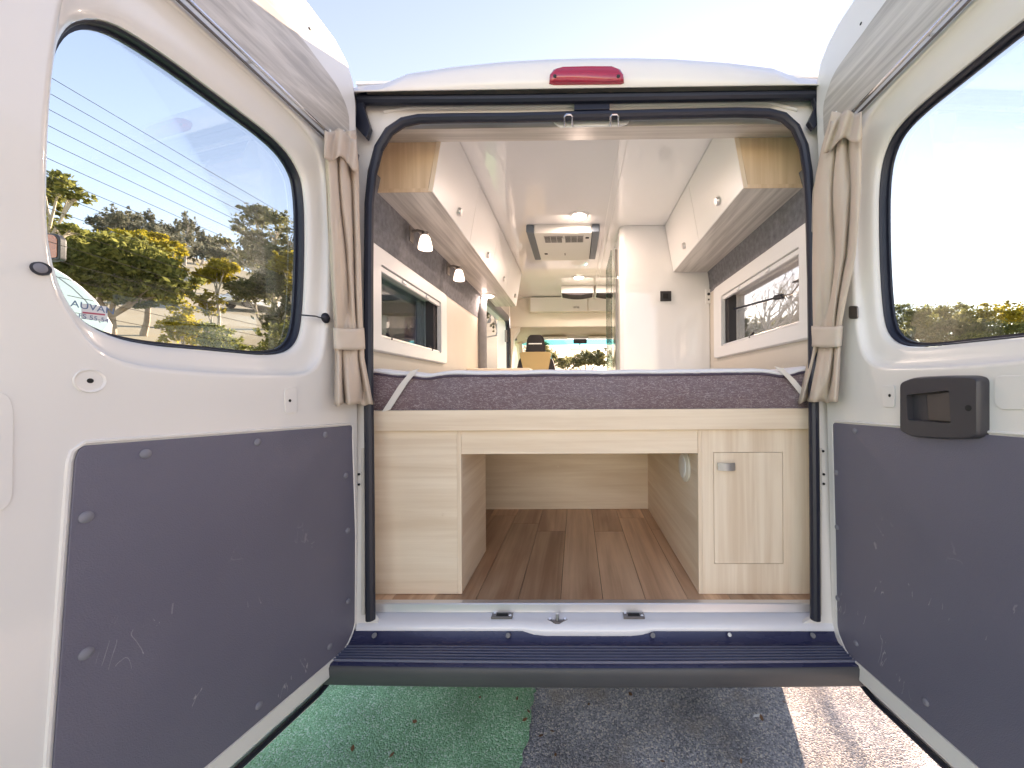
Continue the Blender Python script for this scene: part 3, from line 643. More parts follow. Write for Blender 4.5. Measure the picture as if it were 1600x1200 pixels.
OL = [(hingeL(-0.82), -0.80), (-0.030, -0.855), (0.0, -0.885), (0.04, -0.896), (0.770, -0.896), (0.778, -0.5), (0.778, 1.08), (0.74, 1.125), (0.24, 1.125), (0.15, 1.122), (0.098, 1.098), (0.068, 1.055), (0.054, 0.99), (0.048, 0.9), (0.035, 0.6), (0.0, 0.0), (-0.02, -0.4)]
ORr = [(hingeR(-0.82), -0.79), (-0.012, -0.85), (0.02, -0.88), (0.06, -0.890), (0.770, -0.890), (0.778, -0.5), (0.778, 1.13), (0.74, 1.176), (0.20, 1.176), (0.13, 1.172), (0.08, 1.155), (0.04, 1.125), (0.018, 1.07), (0.012, 0.98), (0.008, 0.6), (0.0, 0.0), (-0.01, -0.4)]
PL = [(0.020, -0.150), (0.018, -0.126), (0.652, -0.139), (0.657, -0.16), (0.652, -0.846), (0.015, -0.846), (-0.024, -0.800), (-0.012, -0.5)]
PR = [(0.026, -0.135), (0.027, -0.115), (0.660, -0.128), (0.662, -0.15), (0.657, -0.838), (0.045, -0.838), (0.006, -0.790), (0.016, -0.5)]
TL = [(0.075, 0.795), (0.085, 0.93), (0.135, 0.975), (0.36, 1.008), (0.66, 1.02), (0.68, 0.795)]
TR = [(0.045, 0.840), (0.048, 0.97), (0.10, 1.03), (0.315, 1.048), (0.66, 1.052), (0.68, 0.840)]
dl = make_door(LD, OL, WIN_A, WIN_B, hingeL, PL, TL, 'left rear door with heater lines across its window')
dr = make_door(RD, ORr, WIN_RA, WIN_RB, hingeR, PR, TR, 'right rear door with the black inside handle')
def dscrew(D, door, px, py, r=0.0095, off=0.0045):
    c = D.hit(px, py, off); s = MB().disc(c, D.n, r, 0.003, 18, 0.0022).build('screw', 'screw_grey', door)
for px, py, r in ((227, 709, .0105), (402, 691, .0105), (508, 679, .0105), (134, 808, .0112), (134, 1021, .0112), (540, 743, .0105), (543, 829, .0105), (544, 939, .0105), (515, 1010, .0105), (404, 1102, .0105)):
    dscrew(LD, dl, px, py, r * 0.86)
for px, py in ((1336, 673), (1307, 738), (1308, 824), (1309, 935), (1338, 1005), (1447, 1097)):
    dscrew(RD, dr, px, py, 0.0085)
# heater wires on the left pane
for k in range(16):
    t = 0.495 - 0.0285 * k
    if t < 0.075: break
    half = [b for b in WIN_B]
    s0 = 0.196 if t > 0.18 else 0.215 + (0.18 - t) * 0.4; s1 = 0.684 if t > 0.2 else 0.675 - (0.2 - t) * 0.4
    MB().tube([LD.p((s0, t), -0.0645), LD.p(((s0 + s1) / 2, t - 0.002), -0.0645), LD.p((s1, t), -0.0645)], 0.00055, 5).build('heater_line', 'heater', dl)
# sticker on the left pane
Q = [LD.st(*q, -0.0645) for q in ((127, 474), (167, 479), (168, 503), (127, 498))]
stk = MB().prism([LD.p(q, -0.0645) for q in Q], LD.n * 0.0006).build('window_sticker', 'sticker_white', dl, smooth=False)
Qr = [LD.st(*q, -0.0635) for q in ((129, 487), (164, 490.5), (164, 493), (129, 489.5))]
MB().prism([LD.p(q, -0.0635) for q in Qr], LD.n * 0.0003).build('sticker_stripe', 'sticker_red', dl, smooth=False)
MT = Matrix((-LD.e, LD.a, LD.n)).transposed()
for body, px, py, sz in (("AUVAN", 146, 481, 0.017), ("FS 55-54", 147, 497.5, 0.0115)):
    text('sticker_lettering', body, LD.hit(px, py, -0.0633), MT.to_euler(), sz, 'sticker_blue', dl, 0.0001)
# curtain rails
for D, door, t, s0 in ((LD, dl, 0.777, 0.12), (RD, dr, 0.824, 0.10)):
    r_ = MB().tube([D.p((s0, t), 0.018), D.p((0.66, t + 0.002), 0.018)], 0.0052, 10).build('curtain_rail', 'chrome', door)
    MB().tube([D.p((s0, t - 0.014), 0.010), D.p((0.66, t - 0.012), 0.010)], 0.0035, 8).build('rail_channel', 'dark_metal', door)
    for s in (0.18, 0.42, 0.64): MB().tube([D.p((s, t), 0.0), D.p((s, t), 0.018)], 0.0036, 8).build('rail_bracket', 'chrome', door)
# pressed dimples and small fittings of the left door
def ringpress(D, door, px, py, rs, hole):
    c = D.hit(px, py); n = 28
    u, v_ = D.e, D.a
    mk = lambda r, h: [c + D.n * h + (u * math.cos(2 * math.pi * k / n) + v_ * math.sin(2 * math.pi * k / n)) * r for k in range(n)]
    MB().loft([mk(rs, 0.0004), mk(rs * 0.94, 0.0028), mk(rs * 0.84, 0.0022), mk(rs * 0.78, 0.0010), mk(0.001, 0.0009)], True, False).build('pressed_dimple', 'paint', door)
    MB().disc(c + D.n * 0.0012, D.n, hole, 0.001, 14).build('bolt_hole', 'hole', door)
ringpress(LD, dl, 140, 595, 0.021, 0.0042)
def rectpress(D, door, pts, hole=None, r=0.008):
    Q = [D.st(*q) for q in pts]; D.prism(round_poly(Q, r, 4), 0.0004, 0.0030).build('pressed_boss', 'paint', door, bevel=0.0015)
    if hole: MB().disc(D.hit(*hole, 0.0032), D.n, 0.0042, 0.0008, 12).build('bolt_hole', 'hole', door)
rectpress(LD, dl, [(443, 607), (463, 605), (464, 645), (444, 646)], (453, 626))
rectpress(RD, dr, [(1379, 602), (1399, 601), (1399, 637), (1380, 636)], (1390, 618))
rectpress(LD, dl, [(-60, 605), (12, 615), (20, 640), (18, 780), (2, 800), (-60, 805)], None, 0.01)
rectpress(RD, dr, [(1556, 590), (1564, 587), (1680, 587), (1680, 640), (1566, 640), (1555, 630)], None, 0.006)
MB().disc(LD.hit(62, 420), LD.n, 0.0105, 0.008, 18).build('rubber_stop', 'rubber', dl)
MB().disc(LD.hit(63, 419, 0.008), LD.n, 0.0075, 0.002, 18, 0.001).build('stop_button', 'screw_grey', dl)
MB().disc(LD.hit(508, 497, 0.0), LD.n, 0.016, 0.006, 16, 0.006).build('grommet', 'rubber', dl)
MB().tube([LD.hit(506, 498, 0.008), LD.hit(493, 494, 0.016), LD.hit(480, 493, -0.008), LD.hit(470, 492, -0.03)], 0.0022, 6).build('lamp_wire', 'rubber', dl)
Q = [LD.st(*q, -0.085) for q in ((468, 482), (480, 480), (480, 508), (472, 506), (468, 502))]
LD.prism(Q, -0.079, -0.095).build('side_marker', 'orange_lens', dl, bevel=0.002)
RD.prism(round_poly([RD.st(*q) for q in ((1328, 478), (1342, 478), (1342, 498), (1328, 498))], 0.008, 5), 0.0, 0.005).build('grommet', 'dark_metal', dr, bevel=0.002)
for D, door, pts in ((LD, dl, ((484, 45), (541, 187))), (RD, dr, ((1345, 37), (1293, 180)))):
    for q in pts: MB().disc(D.hit(*q, 0.0005), D.n, 0.0042, 0.0008, 12).build('bolt_hole', 'hole', door)
# inside handle of the right door
hp = [RD.st(*q, 0.024) for q in ((1403, 598), (1422, 590), (1470, 588), (1514, 588), (1527, 592), (1527, 680), (1516, 685), (1470, 686), (1424, 683), (1403, 674))]
hp = round_poly(hp, 0.012, 4); cc = sum(hp, Vector((0, 0))) / len(hp)
win = round_poly([cc + V(-0.078, 0.032), cc + V(0.028, 0.038), cc + V(0.028, -0.036), cc + V(-0.078, -0.032)], 0.006, 4)
mb = MB(); big = grow([q for q in hp], 0.0)
tri = tessellate_polygon([[V(q.x, q.y, 0) for q in grow(hp, -0.004)], [V(q.x, q.y, 0) for q in win]])
mb.add([RD.p(q, 0.022) for q in grow(hp, -0.004) + win], [tuple(t) for t in tri])
mb.loft([[RD.p(q, 0.0) for q in grow(hp, 0.002)], [RD.p(q, 0.014) for q in hp], [RD.p(q, 0.0195) for q in grow(hp, -0.0015)], [RD.p(q, 0.022) for q in grow(hp, -0.004)]], True, False)
mb.loft([[RD.p(q, 0.022) for q in win], [RD.p(q, 0.006) for q in win]], True, False)
mb.add([RD.p(q, 0.006) for q in win], [tuple(range(len(win)))])
hd = mb.build('door_handle', 'handle_plastic', dr, ang=30); hd['label'] = 'black plastic inside handle with finger recess'
fl2 = [cc + V(-0.036, 0.031), cc + V(0.026, 0.035), cc + V(0.026, -0.033), cc + V(-0.036, -0.031)]
mb = MB(); mb.loft([[RD.p(q, 0.007) for q in fl2], [RD.p(q, o) for q, o in zip(fl2, (0.011, 0.0195, 0.0195, 0.011))]]).build('handle_flap', 'flap_plastic', dr, bevel=0.003)
MB().disc(RD.p(cc + V(0.066, -0.002), 0.0218), RD.n, 0.0065, 0.0012, 16).build('handle_screw_hole', 'hole', dr)

# ---- side windows of the living space
def side_window(sgn, hz, fz0, fz1, fy0, fy1):
    y0, y1, z0, z1 = hz; xi = sgn * (WX - 0.004)
    holder = MB()
    fo = [(fy0, fz0), (fy1, fz0), (fy1, fz1), (fy0, fz1)]; fo = [Vector(q) for q in round_poly(fo, 0.03, 5)]
    ih = [Vector(q) for q in round_poly([(y0, z0), (y1, z0), (y1, z1), (y0, z1)], 0.012, 3)]
    tri = tessellate_polygon([[V(q.x, q.y, 0) for q in fo], [V(q.x, q.y, 0) for q in ih]])
    P = lambda q, d: V(xi - sgn * d, q.x, q.y)
    for d in (0.022,): holder.add([P(q, d) for q in grow(fo, -0.006) + ih], [tuple(t) for t in tri])
    holder.loft([[P(q, 0.0) for q in fo], [P(q, 0.016) for q in fo], [P(q, 0.022) for q in grow(fo, -0.006)]], True, False)
    holder.loft([[P(q, 0.022) for q in ih], [P(q, -0.05) for q in ih]], True, False)
    w_ = holder.build('side_window', 'white_plastic', van, ang=40)
    MB().box(*sorted((sgn * (WX + 0.055), sgn * (WX + 0.060))), y0 - 0.01, y1 + 0.01, z0 - 0.01, z1 + 0.01).build('pane', 'pane_dark' if sgn < 0 else 'pane_clear', w_, smooth=False)
    # roller-blind cassette bar along the top, catch bar along the bottom, dark far upright
    xx = sgn * (WX - 0.018)
    MB().box(*sorted((xx, xx + sgn * 0.016)), y0 + 0.002, y1 - 0.002, z1 - 0.026, z1 - 0.004).build('blind_cassette', 'white_plastic', w_, bevel=0.003)
    MB().box(*sorted((xx, xx + sgn * 0.012)), y0 + 0.002, y1 - 0.002, z0 + 0.003, z0 + 0.013).build('blind_rail', 'alu', w_, bevel=0.002)
    MB().box(*sorted((sgn * (WX + 0.004), sgn * (WX + 0.05))), y1 - 0.045, y1 - 0.002, z0 + 0.004, z1 - 0.004).build('dark_jamb', 'dark_gap', w_)
    for yy in (y0 + (y1 - y0) * 0.32, y0 + (y1 - y0) * 0.72):
        MB().box(*sorted((xx - sgn * 0.006, xx + sgn * 0.012)), yy - 0.018, yy + 0.018, z1 - 0.022, z1 - 0.008).build('blind_clip', 'white_plastic', w_, bevel=0.002)
    for yy in ((y0 + 0.1, y1 - 0.12) if sgn < 0 else (y0 + 0.45,)):
        MB().tube([V(xx, yy, z0 + 0.004), V(xx + sgn * 0.02, yy, z0 + 0.03), V(xx + sgn * 0.03, yy + 0.025, z0 + 0.02)], 0.006, 8).build('window_catch', 'dark_gap', w_)
    return w_
lw = side_window(-1, LWIN, 1.455, 1.888, 1.43, 2.30); lw['label'] = 'side window above the bed, reading lamps over it'
rw = side_window(1, RWIN, 1.490, 1.953, 1.42, 2.46); rw['label'] = 'side window with a black stay arm, beside the shower wall'
# stay arm of the right window: the pane hangs on it
a0 = V(0.915, 2.28, 1.78); a1 = V(0.925, 1.80, 1.735); a2 = V(0.93, 1.62, 1.765)
MB().tube([a0, a1], 0.0055, 8).build('stay_arm', 'rubber', rw)
MB().tube([a1 + V(0, 0.03, 0.004), a1 + V(0, -0.03, -0.004)], 0.013, 8).build('stay_joint', 'rubber', rw)
MB().tube([a1, V(0.928, 1.70, 1.725), a2], 0.003, 6).build('stay_rod', 'dark_metal', rw)
MB().tube([a2 + V(0, 0.07, 0.01), a2, a2 + V(0, -0.04, 0.02)], [0.004, 0.012, 0.006], 8).build('stay_knob', 'rubber', rw)

# ---- sliding door opening: grey trim, track
trim = MB()
trim.tube([V(-0.855, 3.15, 1.30), V(-0.855, 3.15, 1.95), V(-0.86, 3.18, 2.07), V(-0.865, 3.30, 2.12), V(-0.87, 4.3, 2.13)], 0.042, 12)
trim.build('doorway_trim', 'grey_trim', van)
trim = MB(); trim.tube([V(-0.875, 4.47, 0.9), V(-0.875, 4.47, 1.95), V(-0.875, 4.46, 2.05), V(-0.87, 4.40, 2.10), V(-0.87, 4.22, 2.12)], 0.026, 12)
trim.build('doorway_seal', 'rubber', van)
MB().box(-0.90, -0.872, 4.40, 4.43, 1.86, 2.00).build('door_striker', 'dark_metal', van, bevel=0.004)
# ---- cab: bulkhead shelf, headliner, windscreen, dash
box('cab_bulkhead', 'cream', van, -0.87, 0.87, 4.60, 4.66, 2.07, 2.427)
hl = [(4.63, 2.10), (4.66, 2.085), (4.9, 2.06), (5.15, 2.02), (5.2, 2.0)]
rr = []
for i in range(25):
    x = -0.90 + 1.8 * i / 24; c_ = 0.10 * abs(x / 0.9) ** 4
    rr.append([V(x, y, z - c_ * (0.5 + 0.5 * j / 4)) for j, (y, z) in enumerate(hl)])
MB().loft(rr, False, False).build('headliner', 'headliner', van, ang=60, solid=0.01)
for s in (-1, 1):
    MB().prism([V(s * 0.87, 4.62, 2.09), V(s * 0.73, 4.62, 2.09), V(s * 0.83, 4.62, 1.93), V(s * 0.87, 4.62, 1.30)], (0, 0.12, 0)).build('pillar_trim', 'cream', van, smooth=False, bevel=0.01)
    MB().tube([V(s * 0.845, 5.15, 1.95), V(s * 0.86, 5.9, 1.25)], 0.045, 10).build('windscreen_pillar', 'headliner', van)
    MB().tube([V(s * 0.875, 4.72, 1.25), V(s * 0.875, 4.74, 1.80), V(s * 0.875, 4.80, 1.96), V(s * 0.87, 5.1, 1.98)], 0.022, 8).build('cab_door_seal', 'rubber', van)
ws = MB().add([(-0.86, 5.2, 1.985), (0.86, 5.2, 1.985), (0.90, 6.05, 1.20), (-0.90, 6.05, 1.20)], [(0, 1, 2, 3)]).build('windscreen', 'pane_clear', van, smooth=False)
MB().add([(-0.86, 5.196, 1.984), (0.86, 5.196, 1.984), (0.864, 5.266, 1.918), (-0.864, 5.266, 1.918)], [(0, 1, 2, 3)]).build('shade_band', 'screen_band', ws, smooth=False)
rr = []
for i in range(13):
    x = -0.9 + 1.8 * i / 12; rr.append([V(x, 5.35, 0.9), V(x, 5.32, 1.12), V(x, 5.40, 1.20), V(x, 5.75, 1.22), V(x, 6.05, 1.19), V(x, 6.1, 0.9)])
MB().loft(rr, False, False).build('dashboard', 'dash', van)
rr = []
for i in range(13):
    x = -1.0 + 2.0 * i / 12; c_ = 0.16 * abs(x) ** 4; rr.append([V(x, 5.9, 1.22 - c_ * 0.3), V(x, 6.3 - c_, 1.10 - c_ * 0.3), V(x, 6.75 - c_, 0.92), V(x, 6.9 - c_ * 2, 0.6), V(x, 6.85 - c_ * 2, 0.3)])
MB().loft(rr, False, False).build('bonnet', 'paint', van)
box('cab_side', 'paint', van, -1.0, -0.93, 5.6, 6.5, 0.4, 1.15, bevel=0.03); box('cab_side', 'paint', van, 0.93, 1.0, 5.6, 6.5, 0.4, 1.15, bevel=0.03)
for s in (-1, 1):
    for px_ in ((-0.47, 0.40),):
        MB().box(*sorted((s * 0.14 - 0.03, s * 0.14 - 0.03 + s * 0.56)), 5.02, 5.17, 1.985, 2.005).build('sun_visor', 'cream', van, bevel=0.008)
    # tail lamps on the rear corners
    MB().box(*sorted((s * 0.94, s * 1.006)), 1.262, 1.34, 0.72, 1.24).build('tail_lamp', 'red_lens', van, bevel=0.012)
    for yy in (2.35, 5.75):
        wh = MB(); wh.tube([V(s * 0.80, yy, 0.34), V(s * 0.99, yy, 0.34)], 0.34, 24); t_ = wh.build('wheel', 'tyre', van)
rm = MB().box(-0.09, 0.10, 5.12, 5.16, 1.92, 1.985).build('mirror_housing', 'rubber', van, bevel=0.012)
mm = MB().tube([V(0.0, 5.12, 1.93), V(0.0, 5.08, 1.86)], 0.008, 8).build('mirror_stem', 'rubber', van)
MB().loft([[V(-0.01 + 0.125 * math.cos(a) * (1 if True else 0), y, 1.845 + 0.034 * math.sin(a)) for a in [2 * math.pi * k / 20 for k in range(20)]] for y in (5.045, 5.075)]).build('rear_view_mirror', 'alu', van, bevel=0.006)

# ================================================================== THE BED AND THE STORE UNDER IT
bed = tag(empty('bed_base', (0, 1.36, 0.55)), 'pale timber bed base with an open storage niche and small hatch', 'bed base')
Yf = 1.352                                         # the fronts
box('front_board', 'laminate_x', bed, -0.79, 0.79, 1.332, 1.352, 1.150, 1.224, bevel=0.0015)
lx0, lx1 = -0.868, -0.492
fb = box('front_panel', 'laminate_x', bed, lx0, lx1, Yf, Yf + 0.016, 0.5515, 1.149, bevel=0.001)
box('edge_strip', 'laminate_z', bed, lx1 + 0.0004, lx1 + 0.0154, Yf - 0.0005, Yf + 0.0165, 0.5515, 1.149, bevel=0.001)
box('side_panel', 'laminate_y', bed, lx1 + 0.0004, lx1 + 0.0154, Yf + 0.017, 1.716, 0.5515, 1.149, bevel=0.001)
box('header_rail', 'laminate_x', bed, lx1 + 0.0158, 0.3855, Yf + 0.0005, Yf + 0.0165, 1.062, 1.149, bevel=0.001)
rx0 = 0.386
box('edge_strip', 'laminate_z', bed, rx0, rx0 + 0.014, Yf - 0.0005, Yf + 0.0165, 0.5515, 1.149, bevel=0.001)
box('side_panel', 'laminate_y', bed, rx0, rx0 + 0.015, Yf + 0.017, 2.30, 0.5515, 1.149, bevel=0.001)
box('back_panel', 'laminate_x', bed, -0.868, 0.40, 2.302, 2.318, 0.5515, 1.20, bevel=0.001)
box('bed_deck', 'laminate_x', bed, -0.868, 0.868, 1.372, 2.75, 1.155, 1.218)
# right-hand front with the hatch let into it
hx0, hx1, hz0, hz1 = 0.443, 0.690, 0.665, 1.064
hz0 = 0.662
g_ = 0.0016
rp = MB(); rp.box(rx0 + 0.0145, hx0 - g_, Yf, Yf + 0.016, 0.5515, 1.149); rp.box(hx1 + g_, 0.868, Yf, Yf + 0.016, 0.5515, 1.149)
rp.box(hx0 - g_, hx1 + g_, Yf, Yf + 0.016, hz1 + g_, 1.149); rp.box(hx0 - g_, hx1 + g_, Yf, Yf + 0.016, 0.5515, hz0 - g_)
rp.box(hx0 - 0.02, hx1 + 0.02, Yf + 0.0162, Yf + 0.02, hz0 - 0.02, hz1 + 0.02)
rp.build('front_panel', 'laminate_z', bed, smooth=False)
ht = box('hatch_door', 'laminate_z', bed, hx0, hx1, Yf - 0.001, Yf + 0.015, hz0, hz1, bevel=0.001)
c = at(1135, 729, Yf - 0.01)
hr = []
for k in range(9):
    t = k / 8; x = c.x - 0.031 + 0.062 * t; b_ = 0.018 * math.sin(math.pi * (0.12 + 0.76 * t)); hr.append([V(x, Yf - 0.001 - b_, c.z + 0.0135), V(x, Yf - 0.004 - b_, c.z + 0.0135), V(x, Yf - 0.006 - b_, c.z - 0.0135), V(x, Yf - 0.003 - b_, c.z - 0.0135)])
MB().loft(hr).build('hatch_handle', 'satin_metal', ht, ang=40)
# round white vent on the inner side of the niche
vc = V(rx0 - 0.001, 1.50, 0.985)
vn = MB().disc(vc, (-1, 0, 0), 0.062, 0.012, 28, 0.003).build('vent_ring', 'cream', bed); MB().disc(vc + V(-0.0125, 0, 0), (-1, 0, 0), 0.046, 0.006, 24).build('vent_disc', 'white_plastic', vn)
for px, py in ((872, 729), (918, 734), (692, 804)): MB().disc(at(px, py, 2.3015 if px > 800 else Yf - 0.0003), (0, -1, 0), 0.006, 0.0012, 14).build('screw_cap', 'laminate_x', bed)

# mattress
mt_ = tag(empty('mattress', (0, 1.9, 1.22)), 'mauve grey patterned mattress under a white sheet on the bed base', 'mattress')
x0, x1 = -0.80, 0.80
def dent(x): return 0.010 * math.exp(-((x + 0.60) / 0.05) ** 2) + 0.010 * math.exp(-((x - 0.70) / 0.05) ** 2)
def topz(x): return 1.352 + 0.004 * noise.noise(V(x * 3.0, 2, 0)) - dent(x) + 0.010 * smooth(0.66, 0.8, x) + 0.012 * smooth(-0.70, -0.8, x)
cols = []
for i in range(161):
    x = x0 + (x1 - x0) * i / 160; zt = topz(x); bul = 0.012 + 0.007 * noise.noise(V(x * 4.5, 5, 1)) - dent(x)
    col = []
    for j in range(11):
        t = j / 10; z = 1.224 + (zt - 1.224) * t
        col.append(V(x, 1.352 - bul * math.sin(math.pi * t) - 0.004 * noise.noise(V(x * 11, z * 25, 4)), z))
    col += [V(x, 1.372, zt + 0.004), V(x, 2.72, zt + 0.004), V(x, 2.74, 1.224)]
    cols.append(col)
MB().loft(cols, False, False).build('mattress_cover', 'mattress_cloth', mt_, ang=70)
MB().tube([V(x0 + (x1 - x0) * i / 120, 1.350, topz(x0 + (x1 - x0) * i / 120) - 0.004) for i in range(121)], 0.0048, 8).build('piping', 'piping', mt_)
sh = []
for i in range(201):
    x = x0 + (x1 - x0) * i / 200; zt = topz(x); w_ = 0.003 * noise.noise(V(x * 9, 1, 7)); fr = 0.0035 * noise.noise(V(x * 38, 2, 3))
    sh.append([V(x, 1.349 + fr, zt - 0.0005 + w_), V(x, 1.345 + fr, zt + 0.006 + w_), V(x, 1.352, zt + 0.013 + w_), V(x, 1.40, zt + 0.017 + w_), V(x, 1.9, zt + 0.015), V(x, 2.73, zt + 0.014), V(x, 2.75, zt - 0.05)])
MB().loft(sh, False, False).build('sheet', 'sheet', mt_, ang=80, solid=0.002)
for pts, side in (([(648, 578), (630, 600), (603, 642)], -1), ([(1217, 574), (1236, 592), (1262, 624)], 1)):
    rg = []
    for px, py in pts:
        dx = 0.0155
        p = at(px, py, 1.331); rg.append([p + V(-dx, 0, 0.004 * side), p + V(dx, 0, -0.004 * side), p + V(dx, 0.002, -0.004 * side), p + V(-dx, 0.002, 0.004 * side)])
    MB().loft(rg).build('strap', 'strap', mt_, ang=60)
# narrow bench behind the bed on the sliding-door side
cn = tag(empty('galley_bench', (-0.64, 2.8, 0.55)), 'pale timber galley bench just behind the mattress by the sliding door', 'bench')
box('bench_top', 'laminate_x', cn, -0.868, -0.40, 2.76, 3.10, 1.430, 1.455, bevel=0.006); box('bench_body', 'laminate_z', cn, -0.866, -0.42, 2.77, 3.09, 0.552, 1.4295)

# ================================================================== OVERHEAD CABINETS
def knob(c, n, parent):
    c = Vector(c); n = Vector(n).normalized()
    k = MB().disc(c, n, 0.019, 0.014, 20).build('knob', 'metal', parent)
    return k
def cabinet(sgn, y0, y1, ndoor, label):
    root = tag(empty('overhead_cabinet', (sgn * 0.75, (y0 + y1) / 2, 2.10)), label, 'cabinet', 'overhead cabinets')
    zb, zt = 2.10, 2.425; xb = 0.632 if sgn < 0 else 0.622; xt = 0.575 if sgn < 0 else 0.565; xo = 0.872
    pr = lambda y, ins: [V(sgn * (xb + ins), y, zb + 0.016), V(sgn * xo, y, zb + 0.016), V(sgn * xo, y, zt), V(sgn * (xt + ins), y, zt)]
    # underside, end board, body
    MB().loft([[V(sgn * (xb + 0.004), y, zb), V(sgn * xo, y, zb), V(sgn * xo, y, zb + 0.0155), V(sgn * (xb + 0.004), y, zb + 0.0155)] for y in (y0 + 0.001, y1)]).build('bottom_board', 'laminate_grey_y', root, smooth=False)
    MB().loft([pr(y0, 0.018), pr(y0 + 0.015, 0.018)]).build('end_board', 'laminate_end', root, smooth=False, bevel=0.001)
    MB().box(*sorted((sgn * (xb + 0.006), sgn * xo)), y0 - 0.0015, y0 + 0.0005, zb, zb + 0.0155).build('end_lip', 'laminate_end', root, smooth=False)
    MB().loft([pr(y0 + 0.016, 0.02), pr(y1, 0.02)]).build('cabinet_body', 'cab_white', root, smooth=False)
    L = (y1 - y0) / ndoor; sl = V(sgn * (xt - xb), 0, zt - zb).normalized(); nn = V(-sgn * (zt - zb), 0, (xt - xb)).normalized()
    for k in range(ndoor):
        a, b = y0 + k * L + (0.0 if k == 0 else 0.0015), y0 + (k + 1) * L - 0.0015
        q = lambda y, h, d: V(sgn * (xb + (xt - xb) * h), y, zb + (zt - zb) * h) - nn * d
        d_ = MB().loft([[q(y, 0.004, 0.0), q(y, 0.985, 0.0), q(y, 0.985, 0.0155), q(y, 0.004, 0.0155)] for y in (a, b)]).build('cabinet_door', 'cab_white', root, smooth=False, bevel=0.0012)
        yk = b - 0.22 if k == 0 else (a + b) / 2 + 0.1
        knob(q(yk if ndoor > 2 else (a + b) / 2 - 0.04, 0.20, -0.0), nn, d_)
    # pale timber edging on the near end of the first door
    q = lambda h, d, y: V(sgn * (xb + (xt - xb) * h), y, zb + (zt - zb) * h) - nn * d
    MB().loft([[q(0.0, 0.001, y), q(0.985, 0.001, y), q(0.985, 0.0175, y), q(0.0, 0.0175, y)] for y in (y0 - 0.003, y0 - 0.0004)]).build('edging', 'laminate_z', root, smooth=False)
    return root
cabinet(-1, 1.50, 3.60, 4, 'long white overhead cabinet above the reading lamps')
cabinet(1, 1.50, 2.575, 2, 'short white overhead cabinet running up to the shower wall')
# white locker over the cab
fc = tag(empty('cab_locker', (0.0, 4.5, 2.2)), 'white locker with small catches above the windscreen', 'cabinet')
box('locker_body', 'cream', fc, -0.62, 0.80, 4.53, 4.599, 2.235, 2.42, bevel=0.004)
for a in (-0.605, 0.10):
    d_ = box('locker_door', 'cab_white', fc, a, a + 0.695, 4.518, 4.5295, 2.243, 2.412, bevel=0.003)
    for k in (-0.022, 0.022): box('catch', 'metal', d_, a + 0.56 + k - 0.014, a + 0.56 + k + 0.014, 4.508, 4.5178, 2.275, 2.297, bevel=0.003)
# lit skylight boxes in the roof
for a in (-0.215, 0.165):
    b_ = tag(box('skylight', 'lamp_on' if False else 'white_plastic', None, a, a + 0.36, 4.05, 4.30, 2.34, 2.4265, bevel=0.01), 'white roof hatch lining ' + ('beside the second ceiling lamp' if a < 0 else 'seen through the shower glass'), 'roof hatch')
    if 'label' in b_:
        arc = [V(a + 0.01 + 0.34 * k / 10, 4.045, 2.3395 - 0.022 * math.sin(math.pi * k / 10)) for k in range(11)]
        MB().prism([V(a + 0.01, 4.045, 2.3395)] + arc[1:-1] + [V(a + 0.35, 4.045, 2.3395)], (0, 0.2, 0)).build('dark_rim', 'dark_gap', b_, smooth=False)

# ================================================================== SHOWER CUBICLE, LAMPS, AIR CONDITIONER
shw = tag(empty('shower_cubicle', (0.56, 2.9, 0.55)), 'white shower cubicle wall with a narrow glass door edge', 'shower')
pr = round_poly([(0.255, 2.58), (0.872, 2.58), (0.872, 3.32), (0.255, 3.32)], [0.045, 0.0, 0.0, 0.02], 6)
MB().prism([V(a, b, 0.552) for a, b in pr], (0, 0, 2.425 - 0.552)).build('cubicle_wall', 'gloss_white', shw, ang=40)
MB().box(0.236, 0.248, 2.70, 2.715, 0.6, 2.31).build('door_stile', 'dark_metal', shw)
pn = MB().box(0.205, 0.211, 2.72, 3.16, 0.6, 2.31).build('glass_door', 'pane_green', shw, smooth=False)
MB().box(0.2045, 0.2115, 3.1605, 3.166, 0.6, 2.31).build('glass_edge', 'glass_edge', shw, smooth=False)
c = at(1040, 463, 2.579)
sk = MB().box(c.x - 0.038, c.x + 0.038, 2.571, 2.5795, c.z - 0.035, c.z + 0.035).build('socket_plate', 'black_plastic', shw, bevel=0.003)
MB().box(c.x - 0.02, c.x + 0.016, 2.568, 2.5712, c.z - 0.018, c.z + 0.018).build('socket_recess', 'hole', shw, bevel=0.002)
c = at(1107, 462, 2.575); ks = MB().box(c.x - 0.02, c.x + 0.035, 2.571, 2.5795, c.z - 0.055, c.z + 0.045).build('switch_plate', 'cab_white', shw, bevel=0.003)
for dz, r in ((0.010, 0.010), (-0.028, 0.006)): MB().disc((c.x + 0.0, 2.5708, c.z + dz), (0, -1, 0), r, 0.004, 12).build('switch_button', 'dark_gap', shw)

